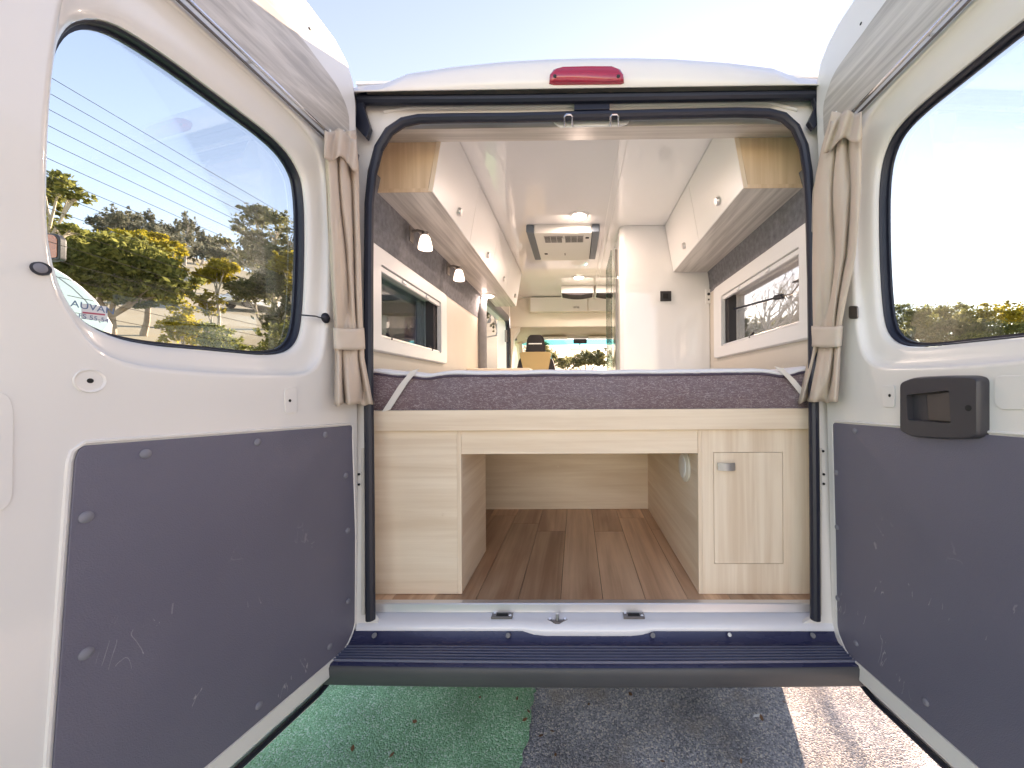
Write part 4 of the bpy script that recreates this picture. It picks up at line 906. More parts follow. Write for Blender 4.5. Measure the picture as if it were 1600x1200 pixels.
def ceiling_light(x, y, z, label, power):
    t = tag(empty('ceiling_light', (x, y, z - 0.012)), label, 'ceiling lamp', 'round ceiling lamps')
    MB().disc((x, y, z - 0.0005), (0, 0, -1), 0.062, 0.008, 28, 0.001).build('bezel', 'white_plastic', t)
    MB().disc((x, y, z - 0.0095), (0, 0, -1), 0.046, 0.004, 28, 0.002).build('lens', 'lamp_on', t)
    ld = bpy.data.lights.new('lamp_light', 'AREA'); ld.shape = 'DISK'; ld.size = 0.09; ld.energy = power * 0.30; ld.color = (1.0, 0.97, 0.93)
    lo = bpy.data.objects.new('lamp_light', ld); COL.objects.link(lo); lo.location = (x, y, z - 0.018); attach(lo, t)
c = at(905, 338, 2.44)
ceiling_light(c.x, 2.415, 2.427, 'lit round ceiling lamp between the cabinets and air conditioner', 5.0)
ceiling_light(-0.02, 3.75, 2.427, 'lit round ceiling lamp nearer the cab, beyond the air conditioner', 7.0)
ceiling_light(-0.80, 3.16, 2.100, 'lit round lamp under the far end of the long cabinet', 2.5)
ceiling_light(0.35, 3.72, 2.427, 'small lit ceiling lamp seen beside the shower glass edge', 3.0)

def wall_lamp(y, label):
    z = 2.045; x = -0.835; t = tag(empty('wall_lamp', (x, y, z - 0.08)), label, 'wall lamp', 'reading lamps')
    MB().box(x - 0.006, x + 0.004, y - 0.02, y + 0.02, z - 0.045, z + 0.03).build('back_plate', 'dark_metal', t, bevel=0.004)
    MB().tube([V(x, y, z + 0.005), V(x + 0.03, y, z + 0.012), V(x + 0.06, y, z + 0.004), V(x + 0.066, y, z - 0.012)], 0.007, 8).build('arm', 'dark_metal', t)
    rg = []
    n = 20
    for zz, r in ((0.0, 0.014), (-0.008, 0.022), (-0.03, 0.028), (-0.055, 0.033), (-0.066, 0.033), (-0.066, 0.026), (-0.03, 0.020)):
        rg.append([V(x + 0.066 + r * math.cos(2 * math.pi * k / n), y + r * math.sin(2 * math.pi * k / n), z - 0.012 + zz) for k in range(n)])
    MB().loft(rg).build('lamp_shade', 'shade_on', t, ang=50)
    MB().tube([V(x + 0.066, y, z - 0.012), V(x + 0.066, y, z + 0.004)], 0.017, 12).build('shade_cap', 'dark_metal', t)
wall_lamp(1.76, 'lit frosted reading lamp nearer the rear door opening')
wall_lamp(2.27, 'lit frosted reading lamp farther in, towards the sliding door')

ac = tag(empty('air_conditioner', (-0.14, 2.78, 2.36)), 'white ceiling air conditioner with dark side strips and grille', 'air conditioner')
ax0, ax1, ay0, ay1, az = -0.392, 0.114, 2.54, 3.09, 2.365
pb = round_poly([(ax0 + 0.055, ay0), (ax1 - 0.055, ay0), (ax1 - 0.055, ay1), (ax0 + 0.055, ay1)], 0.01, 3)
MB().prism([V(a, b, az) for a, b in pb], (0, 0, 0.061)).build('housing', 'ac_white', ac, bevel=0.006)
for a, b in ((ax0, ax0 + 0.054), (ax1 - 0.054, ax1)): MB().box(a, b, ay0, ay1, az + 0.006, az + 0.0605).build('side_strip', 'ac_grey', ac, bevel=0.008)
for a in (-0.275, -0.130):
    gr = MB().box(a, a + 0.135, ay0 + 0.05, ay0 + 0.165, az - 0.002, az + 0.002).build('grille', 'dark_gap', ac, smooth=False)
    for k in range(6): box('grille_slat', 'ac_white', gr, a, a + 0.135, ay0 + 0.051 + k * 0.0215, ay0 + 0.0545 + k * 0.0215, az - 0.0035, az - 0.0022)
    for k in range(4): box('grille_bar', 'ac_white', gr, a + k * 0.0437, a + 0.003 + k * 0.0437, ay0 + 0.05, ay0 + 0.165, az - 0.0033, az - 0.0024)
box('catch', 'ac_white', ac, -0.150, -0.125, ay0 + 0.08, ay0 + 0.19, az - 0.008, az - 0.0005, bevel=0.003)
for x, y in ((-0.285, ay0 + 0.39), (0.030, ay0 + 0.085)): MB().box(x - 0.012, x + 0.012, y - 0.012, y + 0.012, az - 0.002, az + 0.001).build('sensor', 'hole', ac)
MB().box(-0.14, -0.132, ay0 + 0.38, ay0 + 0.42, az - 0.003, az + 0.001).build('latch', 'dark_metal', ac)

# ================================================================== FRONT SEAT
seat = tag(empty('front_seat', (-0.53, 4.75, 0.55)), 'tan and black front seat with a black headrest', 'seat')
sx, sy = -0.555, 4.70
def rounded_slab(wb, wt, z0, z1, d, y, name, mt, lean=0.0, bul=0.03, parent=seat):
    rg = []; n = 28
    for k in range(9):
        t = k / 8; wz = (wb + (wt - wb) * t) / 2; e = 1 - (0.30 * max(0, (t - 0.75) / 0.25) ** 2) - 0.12 * max(0, (0.15 - t) / 0.15) ** 2
        rg.append([V(sx + wz * e * math.copysign(abs(math.cos(a)) ** 0.5, math.cos(a)), y + lean * t + d / 2 * (0.6 + 0.4 * e) * math.copysign(abs(math.sin(a)) ** 0.6, math.sin(a)), z0 + (z1 - z0) * t) for a in [2 * math.pi * q / n for q in range(n)]])
    return MB().loft(rg).build(name, mt, parent, ang=60)
rounded_slab(0.56, 0.46, 0.95, 1.745, 0.13, sy, 'backrest', 'dark_fabric', -0.06)
mb = MB(); pts = [(-0.20, 1.74), (-0.155, 1.755), (0.155, 1.755), (0.20, 1.735), (0.14, 1.45), (0.10, 1.0), (-0.10, 1.0), (-0.13, 1.45)]
mb.prism([V(sx + a, sy - 0.075 - 0.06 * (b - 0.95) / 0.8, b) for a, b in pts], (0, 0.05, 0)).build('tan_panel', 'tan_fabric', seat, bevel=0.008)
rounded_slab(0.255, 0.20, 1.745, 1.965, 0.11, sy - 0.07, 'headrest', 'dark_fabric', -0.01)
MB().box(sx - 0.082, sx + 0.082, sy - 0.132, sy - 0.1265, 1.848, 1.862).build('headrest_label', 'sticker_white', seat, bevel=0.002)
for s in (-1, 1): MB().tube([V(sx + s * 0.06, sy - 0.06, 1.70), V(sx + s * 0.06, sy - 0.065, 1.76)], 0.008, 8).build('headrest_post', 'metal', seat)
box('seat_cushion', 'dark_fabric', seat, sx - 0.26, sx + 0.26, sy + 0.03, sy + 0.55, 0.92, 1.06, bevel=0.04); box('seat_box', 'dash', seat, sx - 0.22, sx + 0.22, sy, sy + 0.5, 0.55, 0.919)
# ================================================================== CURTAINS
def curtain(D, rows, band, tabs, label, flip):
    root = tag(empty('curtain', D.hit(rows[-1][1], rows[-1][0], 0.03)), label, 'curtain', 'beige door curtains')
    def row(py):
        for i in range(len(rows) - 1):
            if rows[i][0] <= py <= rows[i + 1][0]:
                t = (py - rows[i][0]) / (rows[i + 1][0] - rows[i][0]); return [rows[i][k] + (rows[i + 1][k] - rows[i][k]) * t for k in (1, 2)]
        return rows[-1][1:3]
    y0, y1 = rows[0][0], rows[-1][0]; cols = 72; nr = 64
    grid = []
    for i in range(nr + 1):
        py = y0 + (y1 - y0) * i / nr; a, b = row(py); ring = []
        bt = math.exp(-((py - (band[0] + band[1]) / 2) / 34.0) ** 2)          # gathered under the tie
        low = smooth(band[1], y1, py)
        for j in range(cols + 1):
            u = j / cols; px = a + (b - a) * u
            ph = 2 * math.pi * (2.7 * u + 0.25 * noise.noise(V(u * 2.5, py * 0.004, 3)) * 3.2) + 0.7 * math.sin(py * 0.011)
            amp = (0.013 + 0.005 * noise.noise(V(u * 3, py * 0.006, 9))) * (1 - 0.62 * bt) + 0.007 * low
            sh = abs(math.sin(ph * 0.5)) ** 0.8 * 2 - 1
            off = 0.034 + amp * sh + 0.0025 * noise.noise(V(u * 9, py * 0.03, 1)) + 0.016 * low * math.sin(math.pi * u)
            py2 = py + (4.0 * noise.noise(V(u * 6, 1, 4)) if i == nr else 0) - (tabs * (u - 0.5) * 8 if i < 6 else 0) * (1 - i / 6 if i < 6 else 0)
            ring.append(D.hit(px, py2, off))
        grid.append(ring)
    MB().loft(grid, False, False).build('curtain_cloth', 'curtain', root, ang=180, solid=0.0022)
    g2 = []
    for i in range(7):
        py = band[0] + (band[1] - band[0]) * i / 6; a, b = row(py); ring = []
        for j in range(33):
            u = j / 32; px = a - 1.5 + (b - a + 3) * u
            off = 0.054 - 0.022 * (abs(u - 0.5) * 2) ** 5 + 0.0015 * math.sin(u * 9 + i)
            ring.append(D.hit(px, py + 2.0 * math.sin(u * 3.0), off))
        g2.append(ring)
    MB().loft(g2, False, False).build('tie_band', 'curtain_band', root, ang=180, solid=0.003)
    # heading: the turned-down gather at the top, hooked to the rail
    g3 = []
    for i in range(9):
        t = i / 8; py = y0 - 4 + 44 * t; a, b = row(max(y0, min(y1, py))); ring = []
        for j in range(25):
            u = j / 24; uu = u if not flip else 1 - u
            px = a - 2 + (b - a + 3) * (0.0 + 1.0 * u)
            sag = 34 * max(0, uu - 0.42) + 5 * math.sin(uu * 9)
            off = 0.052 + 0.010 * math.sin(u * 14 + t * 2) + 0.006 * t
            ring.append(D.hit(px, py + sag * (0.7 + 0.3 * t), off))
        g3.append(ring)
    MB().loft(g3, False, False).build('heading', 'curtain', root, ang=180, solid=0.0025)
    for k in (0.15, 0.6):
        px = rows[0][1] + (rows[0][2] - rows[0][1]) * k; c = D.hit(px, y0 + 6, 0.03); MB().tube([c, c + V(0, 0, 0.02)], 0.0025, 6).build('hook', 'white_plastic', root)
    return root
curtain(LD, [(207, 509, 556), (260, 509, 560), (330, 511, 561), (430, 517, 564), (500, 522, 566), (527, 523, 568), (560, 524, 569), (600, 523, 578), (632, 523, 585)], (512, 545), 1, 'beige tied-back curtain beside the sink of heater-lined glass on the left door'.replace('the sink of ', ''), False)
curtain(RD, [(178, 1300, 1345), (230, 1284, 1346), (300, 1270, 1345), (400, 1268, 1337), (470, 1268, 1322), (510, 1268, 1315), (540, 1268, 1313), (580, 1258, 1312), (628, 1244, 1309)], (509, 541), -1, 'beige tied-back curtain next to the door with the black handle', True)

# ================================================================== TREES
def leaves(rng, clumps, count, size):
    """leaf-sized diamonds spread through uneven clumps"""
    vs, fs = [], []
    tot = sum(c[3] * c[4] * c[5] for c in clumps)
    for cx, cy, cz, rx, ry, rz in clumps:
        n = max(20, int(count * 1.0 * rx * ry * rz / tot))
        # sub-clumps give light and dark masses with gaps between
        subs = []
        for _ in range(max(6, int(n / 45))):
            a = rng.uniform(0, 2 * math.pi); h = rng.uniform(-0.75, 1); q = math.sqrt(max(0, 1 - h * h)) ; r_ = rng.uniform(0.45, 0.98)
            subs.append((cx + rx * q * math.cos(a) * r_, cy + ry * q * math.sin(a) * r_, cz + rz * h * r_, rng.choice((0.14, 0.22, 0.30, 0.42))))
        for _ in range(n):
            sx_, sy_, sz_, sr = rng.choice(subs)
            p = V(rng.gauss(0, 0.58), rng.gauss(0, 0.58), rng.gauss(0, 0.58))
            p = V(sx_ + p.x * rx * sr, sy_ + p.y * ry * sr, sz_ + p.z * rz * sr * 0.8)
            d = V(rng.gauss(0, 1), rng.gauss(0, 1), rng.gauss(-0.5, 0.8)).normalized(); u = d.cross(V(rng.gauss(0, 1), rng.gauss(0, 1), rng.gauss(0, 1))).normalized()
            s = size * rng.uniform(0.5, 1.5); o = len(vs)
            vs += [p - d * s, p + u * s * 0.42, p + d * s, p - u * s * 0.42]; fs.append((o, o + 1, o + 2, o + 3))
    return vs, fs
def tree(name, label, px, D, clumps, leafm, count, size, bark='bark', tr=0.12, group=None, cat='tree', base_px=None, seed=1):
    """clumps: (px, py, half width px, half height px) as they stand at distance D"""
    rng = random.Random(seed); k = D / F
    b = at(base_px if base_px else px, 600, D); bz = hill(b.x, D)
    root = tag(empty(name, (b.x, D, bz)), label, cat, group)
    C = []
    for cx, cy, hw, hh in clumps:
        p = at(cx, cy, D + rng.uniform(-0.1, 0.1) * hw * k); C.append((p.x, p.y, p.z, hw * k, hw * k * 0.85, hh * k))
    core = list(C)
    for c in core:            # outlying sprays break up the outline
        for _ in range(4):
            a = rng.uniform(0, 6.28); k2 = rng.uniform(0.25, 0.48); C.append((c[0] + c[3] * math.cos(a) * rng.uniform(0.75, 1.15), c[1] + c[4] * rng.uniform(-0.7, 0.7), c[2] + c[5] * math.sin(a) * rng.uniform(0.75, 1.2), c[3] * k2, c[4] * k2, c[5] * k2))
    mb = MB(); lowest = min(c[2] - c[5] for c in core); top = max(c[2] for c in C)
    cx = sum(c[0] for c in C) / len(C); fork = V(b.x + (cx - b.x) * 0.35, D, max(bz + 0.6, bz + (lowest - bz) * 0.85))
    mid = V(b.x + (cx - b.x) * 0.1 + 0.1, D, bz + (fork.z - bz) * 0.5)
    mb.tube([V(b.x, D, bz - 0.4), V(b.x, D, bz + 0.1), mid, fork], [tr * 1.3, tr * 1.1, tr * 0.9, tr * 0.75], 9)
    for c in core:
        e = V(c[0], c[1], c[2] + c[5] * 0.3); m1 = fork.lerp(e, 0.5) + V(rng.uniform(-0.25, 0.25) * c[3], rng.uniform(-0.2, 0.2) * c[3], -0.08 * (e - fork).length)
        mb.tube([fork - V(0, 0, 0.1), m1, e], [tr * 0.55, tr * 0.36, tr * 0.10], 7)
        for _ in range(5):
            a = rng.uniform(0, 6.28); q = V(c[0] + c[3] * 0.75 * math.cos(a), c[1] + c[4] * 0.75 * math.sin(a), c[2] + c[5] * rng.uniform(-0.2, 0.7)); s0 = m1.lerp(e, rng.uniform(0.1, 0.8))
            mb.tube([s0, s0.lerp(q, 0.55) + V(0, 0, 0.08 * c[5]), q], [tr * 0.24, tr * 0.15, tr * 0.05], 5)
    mb.build('trunk', bark, root)
    vs, fs = leaves(rng, C, count, size); MB().add(vs, fs).build('crown', leafm, root, smooth=False)
    return root
GT = 'trees beyond the left door window'
tree('gum_tree', 'broad olive tree spreading over the pale wall in the left window', 165, 14.0, [(120, 400, 45, 34), (190, 405, 55, 36), (245, 430, 42, 32), (160, 445, 60, 26), (225, 462, 48, 18), (95, 430, 30, 40)], 'leaf_olive', 18700, 0.10, 'bark', 0.16, GT, seed=3, base_px=170)
tree('gum_tree', 'yellow-topped tree just behind the broad olive tree', 225, 17.0, [(225, 385, 40, 16), (262, 408, 26, 18), (200, 380, 30, 14), (250, 450, 30, 22)], 'leaf_yellow', 7650, 0.10, 'bark', 0.12, GT, seed=4)
tree('gum_tree', 'tree whose bare-stemmed branches hang in from the window edge', 40, 11.0, [(95, 290, 26, 18), (118, 305, 18, 11), (110, 362, 24, 10), (60, 300, 30, 30), (40, 350, 36, 36)], 'leaf_olive', 6120, 0.08, 'bark_pale', 0.12, GT, seed=5, base_px=30)
tree('eucalyptus', 'tall open-crowned eucalyptus rising above the others in the left window', 425, 24.0, [(396, 336, 24, 15), (432, 350, 18, 18), (382, 358, 16, 12), (456, 372, 18, 16), (345, 380, 15, 7), (408, 375, 26, 14), (470, 362, 9, 12), (412, 402, 36, 18), (448, 405, 22, 20)], 'leaf_grey', 8500, 0.12, 'bark_pale', 0.20, GT, seed=6, base_px=428)
tree('eucalyptus', 'dense grey-green tree below the tall eucalyptus', 415, 19.0, [(395, 455, 32, 20), (430, 440, 30, 24), (455, 420, 22, 26), (460, 470, 18, 40), (440, 505, 26, 22)], 'leaf_grey', 13600, 0.10, 'bark_pale', 0.15, GT, seed=7, base_px=425)
tree('gum_tree', 'slender yellow-leaved tree right of the eucalyptus', 462, 18.0, [(462, 410, 12, 20), (458, 450, 10, 18), (440, 415, 16, 14)], 'leaf_yellow', 4420, 0.08, 'bark_pale', 0.08, GT, seed=8, base_px=460)
tree('wattle_tree', 'small round yellow tree on a thin stem in front of the hill', 342, 18.0, [(330, 432, 20, 14), (352, 420, 18, 14), (340, 415, 14, 10)], 'leaf_yellow', 4420, 0.09, 'bark_pale', 0.07, GT, seed=9, base_px=340)
tree('wattle_tree', 'small drooping yellow-green tree below the round yellow tree', 322, 17.0, [(324, 470, 17, 12), (332, 488, 12, 9)], 'leaf_yellow', 1200, 0.08, 'bark_pale', 0.06, GT, seed=10, base_px=332)
tree('wattle_bush', 'bright yellow bush beside the pale wall', 290, 13.0, [(280, 515, 22, 26), (302, 520, 18, 22), (285, 490, 14, 16)], 'leaf_yellow', 5200, 0.06, 'bark', 0.05, GT, 'bush', seed=11)
tree('bush', 'low dark bush right of the bright yellow bush', 345, 13.0, [(340, 530, 26, 18), (362, 545, 26, 14), (330, 515, 16, 14)], 'leaf_olive', 3200, 0.06, 'bark', 0.05, GT, 'bush', seed=12)
tree('bush', 'green and yellow bush at the lower right corner of the left window', 435, 12.0, [(440, 530, 24, 24), (420, 548, 22, 14), (460, 520, 14, 26)], 'leaf_olive', 4200, 0.055, 'bark', 0.05, GT, 'bush', seed=13)
GR = 'trees beyond the right door window'
rt = [(1420, 22, [(1405, 500, 30, 24), (1440, 505, 26, 22)], 'leaf_olive', 'low olive tree nearest the van side in the right window'), (1480, 24, [(1470, 500, 30, 24), (1505, 498, 26, 20)], 'leaf_olive', 'rounded olive tree second from the van side'),
      (1495, 20, [(1490, 520, 40, 22)], 'leaf_grey', 'grey-green bush in front of the rounded olive trees'), (1560, 23, [(1560, 496, 34, 18), (1590, 500, 26, 22)], 'leaf_yellow', 'yellow-topped tree at the right edge of the right window'),
      (1575, 20, [(1580, 525, 46, 22), (1540, 530, 30, 18)], 'leaf_olive', 'dark bush below the yellow-topped tree'), (1640, 23, [(1640, 490, 40, 30), (1680, 500, 40, 30)], 'leaf_olive', 'olive tree just past the right edge of the window'),
      (1390, 19, [(1395, 530, 34, 20), (1430, 535, 30, 16)], 'leaf_grey', 'grey-green bush low against the van side in the right window'), (1535, 19, [(1520, 540, 36, 18)], 'leaf_olive', 'small dark bush low in the middle of the right window')]
for i, (px, D, cl, lm, lb) in enumerate(rt):
    tree('olive_tree', lb, px, D, cl, lm, 5200, 0.085, 'bark', 0.10, GR, 'bush' if 'bush' in lb else 'tree', seed=30 + i)
# trees up on the hill: small against the sky, each its own
spots = [(205, 80, 'wide crown'), (232, 84, 'low crown'), (256, 86, 'narrow crown'), (276, 78, 'tall crown'), (300, 88, 'thin crown'), (318, 84, 'broken crown'), (340, 90, 'flat crown'), (366, 86, 'small crown'), (180, 78, 'heavy crown'), (240, 60, 'stooping crown'), (290, 58, 'ragged crown'), (600, 75, 'pale crown'), (625, 60, 'round crown'), (765, 40, 'pointed crown'), (752, 36, 'bushy crown'), (778, 34, 'short crown')]
spots_say = ['first', 'second', 'third', 'fourth', 'fifth', 'sixth', 'seventh', 'eighth']
GH = 'trees scattered over the hillside'
for i, (px, D, kind) in enumerate(spots):
    rng = random.Random(100 + i); b = at(px, 600, D); hz_ = hill(b.x, D); topp = rng.uniform(4.5, 7.5) if D > 50 else rng.uniform(2.5, 4.0)
    py = PPY - (hz_ + topp * 0.6 - EYE.z) / D * F; hw = rng.uniform(7, 12) * (80 / D) ** 0.5
    where = 'in the left door window' if px < 500 else 'through the bedside window' if px < 700 else 'through the sliding doorway' if px < 800 else 'through the windscreen'
    tree('hillside_tree', 'distant hillside tree with a %s seen %s' % (kind, where), px, D, [(px, py, hw, topp * 0.40 * F / D), (px + hw * rng.uniform(-.7, .7), py - 2, hw * 0.7, topp * 0.28 * F / D)], 'leaf_hazed', 900, 0.22 * D / 80 + 0.05, 'bark_grey', 0.16, GH, seed=60 + i)
ORD = 'first second third fourth fifth sixth seventh eighth ninth tenth eleventh twelfth thirteenth fourteenth fifteenth sixteenth seventeenth eighteenth nineteenth twentieth'.split()
for i in range(20):
    rng = random.Random(300 + i); px = 150 + 13.5 * i + rng.uniform(-5, 5); D = rng.uniform(62, 88); b = at(px, 600, D); hz_ = hill(b.x, D); topp = rng.uniform(4, 7)
    py = PPY - (hz_ + topp * 0.55 - EYE.z) / D * F; hw = rng.uniform(9, 15)
    tree('hillside_tree', 'grey-green tree, %s from the left in the wooded hill crest, left window' % ORD[i], px, D, [(px, py, hw, topp * 0.42 * F / D), (px + hw * 0.8, py + 3, hw * 0.8, topp * 0.3 * F / D)], 'leaf_hazed', 1100, 0.26, 'bark_grey', 0.14, 'wooded hill crest', seed=330 + i)
for lb, px, cl, D in (('pale feathery tree seen through the windscreen behind the seat', 850, [(845, 556, 26, 14), (815, 562, 18, 12), (870, 566, 20, 10)], 15), ('pale feathery tree seen through the windscreen below the mirror', 915, [(915, 562, 24, 12), (940, 558, 18, 14), (895, 568, 18, 9)], 17)):
    tree('feathery_tree', lb, px, D, cl, 'leaf_grey', 5000, 0.06, 'bark_pale', 0.07, 'trees ahead of the windscreen', seed=500 + px)
# bare winter trees outside the right side window
def bare_tree(px, D, h, label, seed):
    rng = random.Random(seed); b = at(px, 600, D); root = tag(empty('bare_tree', (b.x, D, 0)), label, 'tree', 'bare trees outside the side window')
    mb = MB(); tw = MB()
    def branch(p, d, L, r, depth):
        q = p + d * L; m1 = p.lerp(q, 0.5) + V(rng.uniform(-1, 1), rng.uniform(-1, 1), 0) * L * 0.06
        (mb if depth < 2 else tw).tube([p, m1, q], [r, r * 0.8, r * 0.6], 6 if depth < 2 else 4)
        if depth >= 5: return
        for _ in range(3 if depth < 4 else 2):
            nd = (d + V(rng.gauss(0, 0.42), rng.gauss(0, 0.42), rng.gauss(0.12, 0.2))).normalized(); branch(p.lerp(q, rng.uniform(0.55, 1.0)), nd, L * rng.uniform(0.62, 0.82), r * 0.55, depth + 1)
    branch(V(b.x, D, -0.1), V(rng.uniform(-.05, .05), 0, 1).normalized(), h * 0.26, h * 0.016, 0)
    mb.build('trunk', 'bark_grey', root); tw.build('twigs', 'bark_grey', root)
bare_tree(1185, 11, 8.2, 'bare grey tree in the middle of the right side window', 5); bare_tree(1218, 12.5, 8.0, 'bare grey tree near the stay arm of the side window', 8); bare_tree(1165, 14, 9.5, 'bare grey tree close to the dark jamb of the side window', 11)
for i, (px, D) in enumerate(((1150, 20), (1185, 19), (1222, 20), (1255, 19))):
    tree('scrub_bush', ['scrubby grey bush behind the bare trees, closest to the dark window jamb', 'scrubby grey bush behind the bare trees, second from the dark jamb', 'scrubby grey bush behind the bare trees, third from the dark jamb', 'scrubby grey bush behind the bare trees, closest to the curtain'][i], px, D, [(px, 516, 26, 20), (px + 16, 525, 24, 16)], 'leaf_grey', 3000, 0.10, 'bark_grey', 0.05, 'scrub outside the side window', 'bush', seed=80 + i)

# ================================================================== NEIGHBOURS
# white motorhome parked on the left: rounded nose, panel seams, dark-framed mirror
mh = tag(empty('motorhome', (-6.6, 4.6, 0)), 'white rounded nose of a neighbouring motorhome behind the sticker', 'motorhome')
D0 = 4.3
prof = [atp for atp in [at(176, 507, D0), at(165, 488, D0), at(150, 468, D0), at(128, 447, D0), at(105, 430, D0), at(80, 415, D0), at(40, 395, D0), at(-40, 375, D0), at(-160, 370, D0)]]
zc = prof[0].z
side = [V(p.x, 0, p.z) for p in prof] + [V(-8.2, 0, 3.1), V(-8.2, 0, 0.5), V(prof[0].x - 0.9, 0, 0.5), V(prof[0].x - 0.75, 0, 1.55), V(prof[0].x - 0.18, 0, zc - 0.16), V(prof[0].x - 0.05, 0, zc - 0.07)]
sc_ = sum(side, Vector()) / len(side)
rings = []
for y, k in ((4.26, 0.955), (4.29, 0.985), (4.34, 1.0), (6.2, 1.0), (6.3, 0.97)): rings.append([V(sc_.x + (p.x - sc_.x) * k - (y - 4.3) * 1.28, y, sc_.z + (p.z - sc_.z) * k) for p in side])
MB().loft(rings).build('motorhome_body', 'car_white', mh, ang=50)
seam = [V(sc_.x + (p.x - sc_.x) * 0.90, 4.262, sc_.z + (p.z - sc_.z) * 0.90) for p in side[:8]]
MB().tube(seam, 0.006, 6).build('panel_seam', 'grey_trim', mh)
pm = at(82, 386, 4.0)
mr_ = MB().prism([V(a, pm.y, b) for a, b in round_poly([(pm.x - 0.10, pm.z - 0.15), (pm.x + 0.075, pm.z - 0.14), (pm.x + 0.08, pm.z + 0.10), (pm.x + 0.03, pm.z + 0.15), (pm.x - 0.10, pm.z + 0.16)], 0.03, 4)], (0, 0.06, 0)).build('mirror', 'black_plastic', mh, bevel=0.01)
MB().prism([V(a, pm.y - 0.002, b) for a, b in round_poly([(pm.x - 0.085, pm.z - 0.125), (pm.x + 0.052, pm.z - 0.115), (pm.x + 0.056, pm.z + 0.09), (pm.x + 0.02, pm.z + 0.13), (pm.x - 0.085, pm.z + 0.14)], 0.02, 3)], (0, -0.004, 0)).build('mirror_glass', 'orange_lens', mh, smooth=False)
MB().tube([V(pm.x - 0.05, pm.y + 0.05, pm.z + 0.12), V(pm.x - 0.5, pm.y + 0.45, pm.z + 0.18)], 0.025, 8).build('mirror_arm', 'black_plastic', mh)
for x in (-7.7, -6.6):
    for y in (4.45, 6.05): MB().tube([V(x, y - 0.1, 0.34), V(x, y + 0.1, 0.34)], 0.34, 20).build('wheel', 'tyre', mh)
# pale wall panel on the slope
wb = at(218, 500, 25); wz = hill(wb.x, 25)
wl = tag(empty('pale_wall', (wb.x, 25, wz)), 'pale rectangular wall panel among the trees on the slope', 'wall')
box('wall_panel', 'concrete_wall', wl, wb.x - 1.9, wb.x + 1.9, 25.0, 25.25, wz - 0.5, at(218, 476, 25).z); box('coping', 'bark_pale', wl, wb.x - 1.95, wb.x + 1.95, 24.97, 25.28, at(218, 476, 25).z, at(218, 474, 25).z)
# made-up cabin standing in for the timber interior reflected in the bedside pane
cx0, cx1, cyy = -3.25, -2.42, 6.2
cb = tag(empty('standin_cabin', (-2.8, 6.6, 0)), 'made-up cabin standing in for the timber and purple curtain reflected in the bedside window', 'cabin')
box('back_wall', 'timber', cb, cx0, cx1, 6.9, 6.95, 0.0, 2.6); box('floor_slab', 'concrete_wall', cb, cx0 - 0.05, cx1 + 0.05, 6.15, 6.95, 0.006, 0.12)
box('corner_post', 'cream', cb, cx0 - 0.10, cx0 + 0.02, cyy, cyy + 0.1, 0.12, 2.75, bevel=0.005); box('corner_post', 'cream', cb, cx1 - 0.02, cx1 + 0.08, cyy, cyy + 0.1, 0.12, 2.75, bevel=0.005)
box('top_beam', 'dark_gap', cb, cx0 - 0.1, cx1 + 0.08, cyy - 0.02, cyy + 0.12, 2.55, 2.75); box('cabin_roof', 'grey_trim', cb, cx0 - 0.2, cx1 + 0.2, cyy - 0.2, 7.05, 2.75, 2.85, bevel=0.01)
box('blue_panel', 'blue_paint', cb, cx0 + 0.10, cx0 + 0.55, 6.86, 6.895, 2.22, 2.52); box('white_panel', 'white_plastic', cb, cx0 + 0.10, cx0 + 0.55, 6.86, 6.895, 1.3, 2.219)
rg = []
for i in range(41):
    u = i / 40; x = cx1 - 0.60 + 0.27 * u; rg.append([V(x, cyy + 0.2 + 0.02 * math.sin(u * 30), z) for z in (0.5, 1.5, 2.55)])
MB().loft(rg, False, False).build('purple_curtain', 'purple_cloth', cb, solid=0.004)
# parked cars
def car(loc, rz, body, label):
    root = tag(empty('parked_car', (0, 0, 0)), label, 'car', 'parked cars')
    st = [(-2.1, .45, .72, .75), (-2.05, .35, .85, .82), (-1.5, .3, .95, .86), (-0.9, .3, .98, .87), (0.9, .3, .96, .87), (1.7, .3, .92, .86), (2.05, .38, .82, .80), (2.1, .48, .7, .72)]
    MB().loft([[V(x, -w_, z0), V(x, w_, z0), V(x, w_ * 1.02, (z0 + z1) / 2), V(x, w_ * 0.95, z1), V(x, -w_ * 0.95, z1), V(x, -w_ * 1.02, (z0 + z1) / 2)] for x, z0, z1, w_ in st]).build('body', body, root, bevel=0.03)
    MB().loft([[V(x, -w_, 0.93), V(x, w_, 0.93), V(xt, w_ * 0.82, zt), V(xt, -w_ * 0.82, zt)] for x, xt, zt, w_ in ((-1.7, -1.25, 1.42, .80), (-0.8, -0.7, 1.50, .82), (0.4, 0.3, 1.48, .82), (1.15, 0.45, 1.44, .80))]).build('cabin_glass', 'ac_grey', root, ang=20)
    MB().loft([[V(x, -0.68, z), V(x, 0.68, z), V(x, 0.64, z + 0.03), V(x, -0.64, z + 0.03)] for x, z in ((-1.2, 1.42), (-0.7, 1.495), (0.3, 1.48), (0.5, 1.43))]).build('car_roof', body, root)
    for x in (-1.3, 1.3):
        for y in (-0.80, 0.80): MB().tube([V(x, y - 0.1, 0.31), V(x, y + 0.1, 0.31)], 0.31, 18).build('wheel', 'tyre', root)
    for y in (-0.6, 0.6): MB().box(2.06, 2.11, y - 0.15, y + 0.15, 0.62, 0.72).build('headlight', 'chrome', root, bevel=0.02)
    root.location = loc; root.rotation_euler = (0, 0, rz)
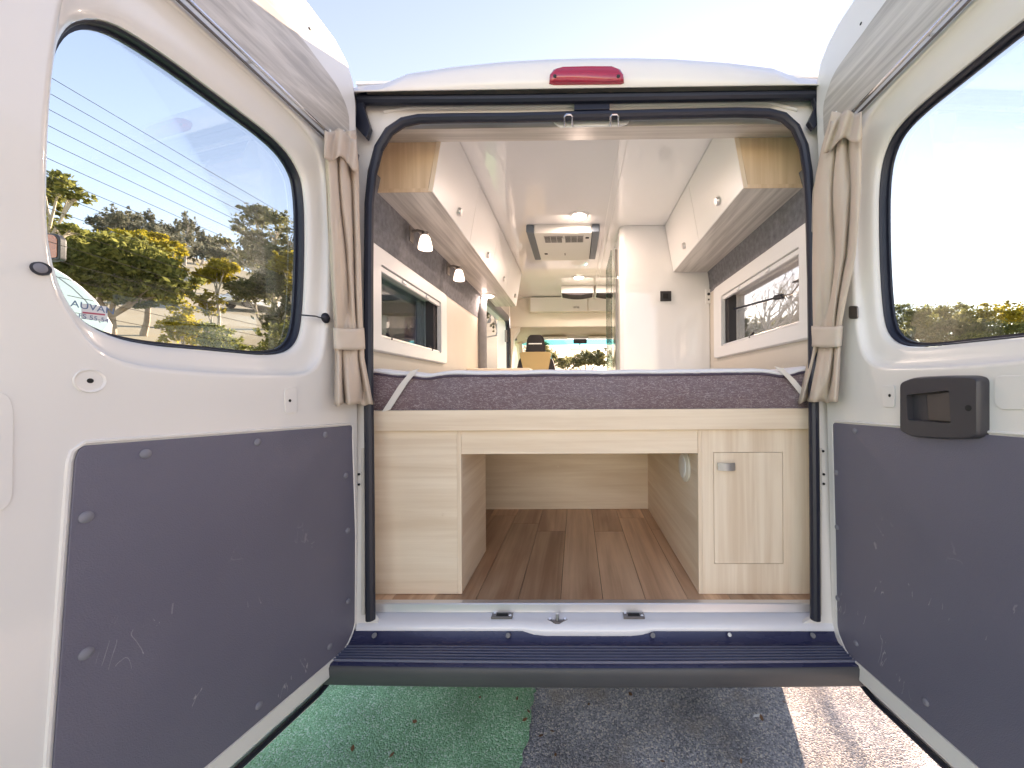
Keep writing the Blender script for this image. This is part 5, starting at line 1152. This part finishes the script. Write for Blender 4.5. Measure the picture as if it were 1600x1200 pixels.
for px, D, m_, lb, rz in ((765, 14.5, 'car_blue', 'pale blue car parked outside the sliding doorway', 0.2), (402, 29, 'car_white', 'white car parked below the tall eucalyptus', 1.35)):
    b = at(px, 600, D); car((b.x, D, hill(b.x, D)), rz, m_, lb)

# ================================================================== LITTER ON THE GROUND
rng = random.Random(4)
lf = [(808, 1092), (826, 1112), (820, 1125), (628 + 20, 1128), (920, 1101), (1035, 1190), (1158, 1190), (1190, 1122), (985, 1085), (868, 1180), (551, 1170), (612, 1180), (750, 1090), (845, 1150), (863, 1143), (1225, 1097)]
where = ['next to the green edge, under the bumper', 'on the green edge, nearest the bumper', 'on the green edge, a little lower', 'in the middle of the green coating', 'reddish, on asphalt right of the green edge', 'at the bottom edge of the asphalt', 'at the bottom, right of the asphalt middle', 'beside the white paper scrap', 'right under the bumper middle', 'low on the asphalt near the green edge', 'low left on the green coating', 'low on the green, right of its neighbour', 'on green under the bumper', 'dark, on asphalt by the green edge', 'dark, beside another on the asphalt', 'small, by the sunlit corner']
for i, ((px, py), wh) in enumerate(zip(lf, where)):
    c = atz(px, py, 0.010 if px < 830 else 0.006); a = rng.uniform(0, 6.28); L = rng.uniform(0.008, 0.015); u = V(math.cos(a), math.sin(a), 0); v_ = V(-math.sin(a), math.cos(a), 0)
    pts = [c - u * L, c - u * L * 0.3 + v_ * L * 0.5 + V(0, 0, 0.003), c + u * L * 0.4 + v_ * L * 0.4 + V(0, 0, 0.004), c + u * L + V(0, 0, 0.006), c + u * L * 0.4 - v_ * L * 0.4 + V(0, 0, 0.001), c - u * L * 0.3 - v_ * L * 0.45]
    tag(MB().add(pts, [(0, 1, 5), (1, 2, 4, 5), (2, 3, 4)]).build('fallen_leaf', 'leaf_brown', None, smooth=False, solid=0.0008), 'brown fallen leaf ' + wh, 'leaf', 'fallen leaves')
c = atz(1184, 1120, 0.004)
tag(MB().add([c + V(-0.02, -0.003, 0.002), c + V(0.018, 0.0, 0.002), c + V(0.02, 0.009, 0.006), c + V(-0.012, 0.006, 0.003)], [(0, 1, 2, 3)]).build('paper_scrap', 'paper_scrap', None, smooth=False, solid=0.001), 'small white paper scrap on the grey asphalt', 'paper')
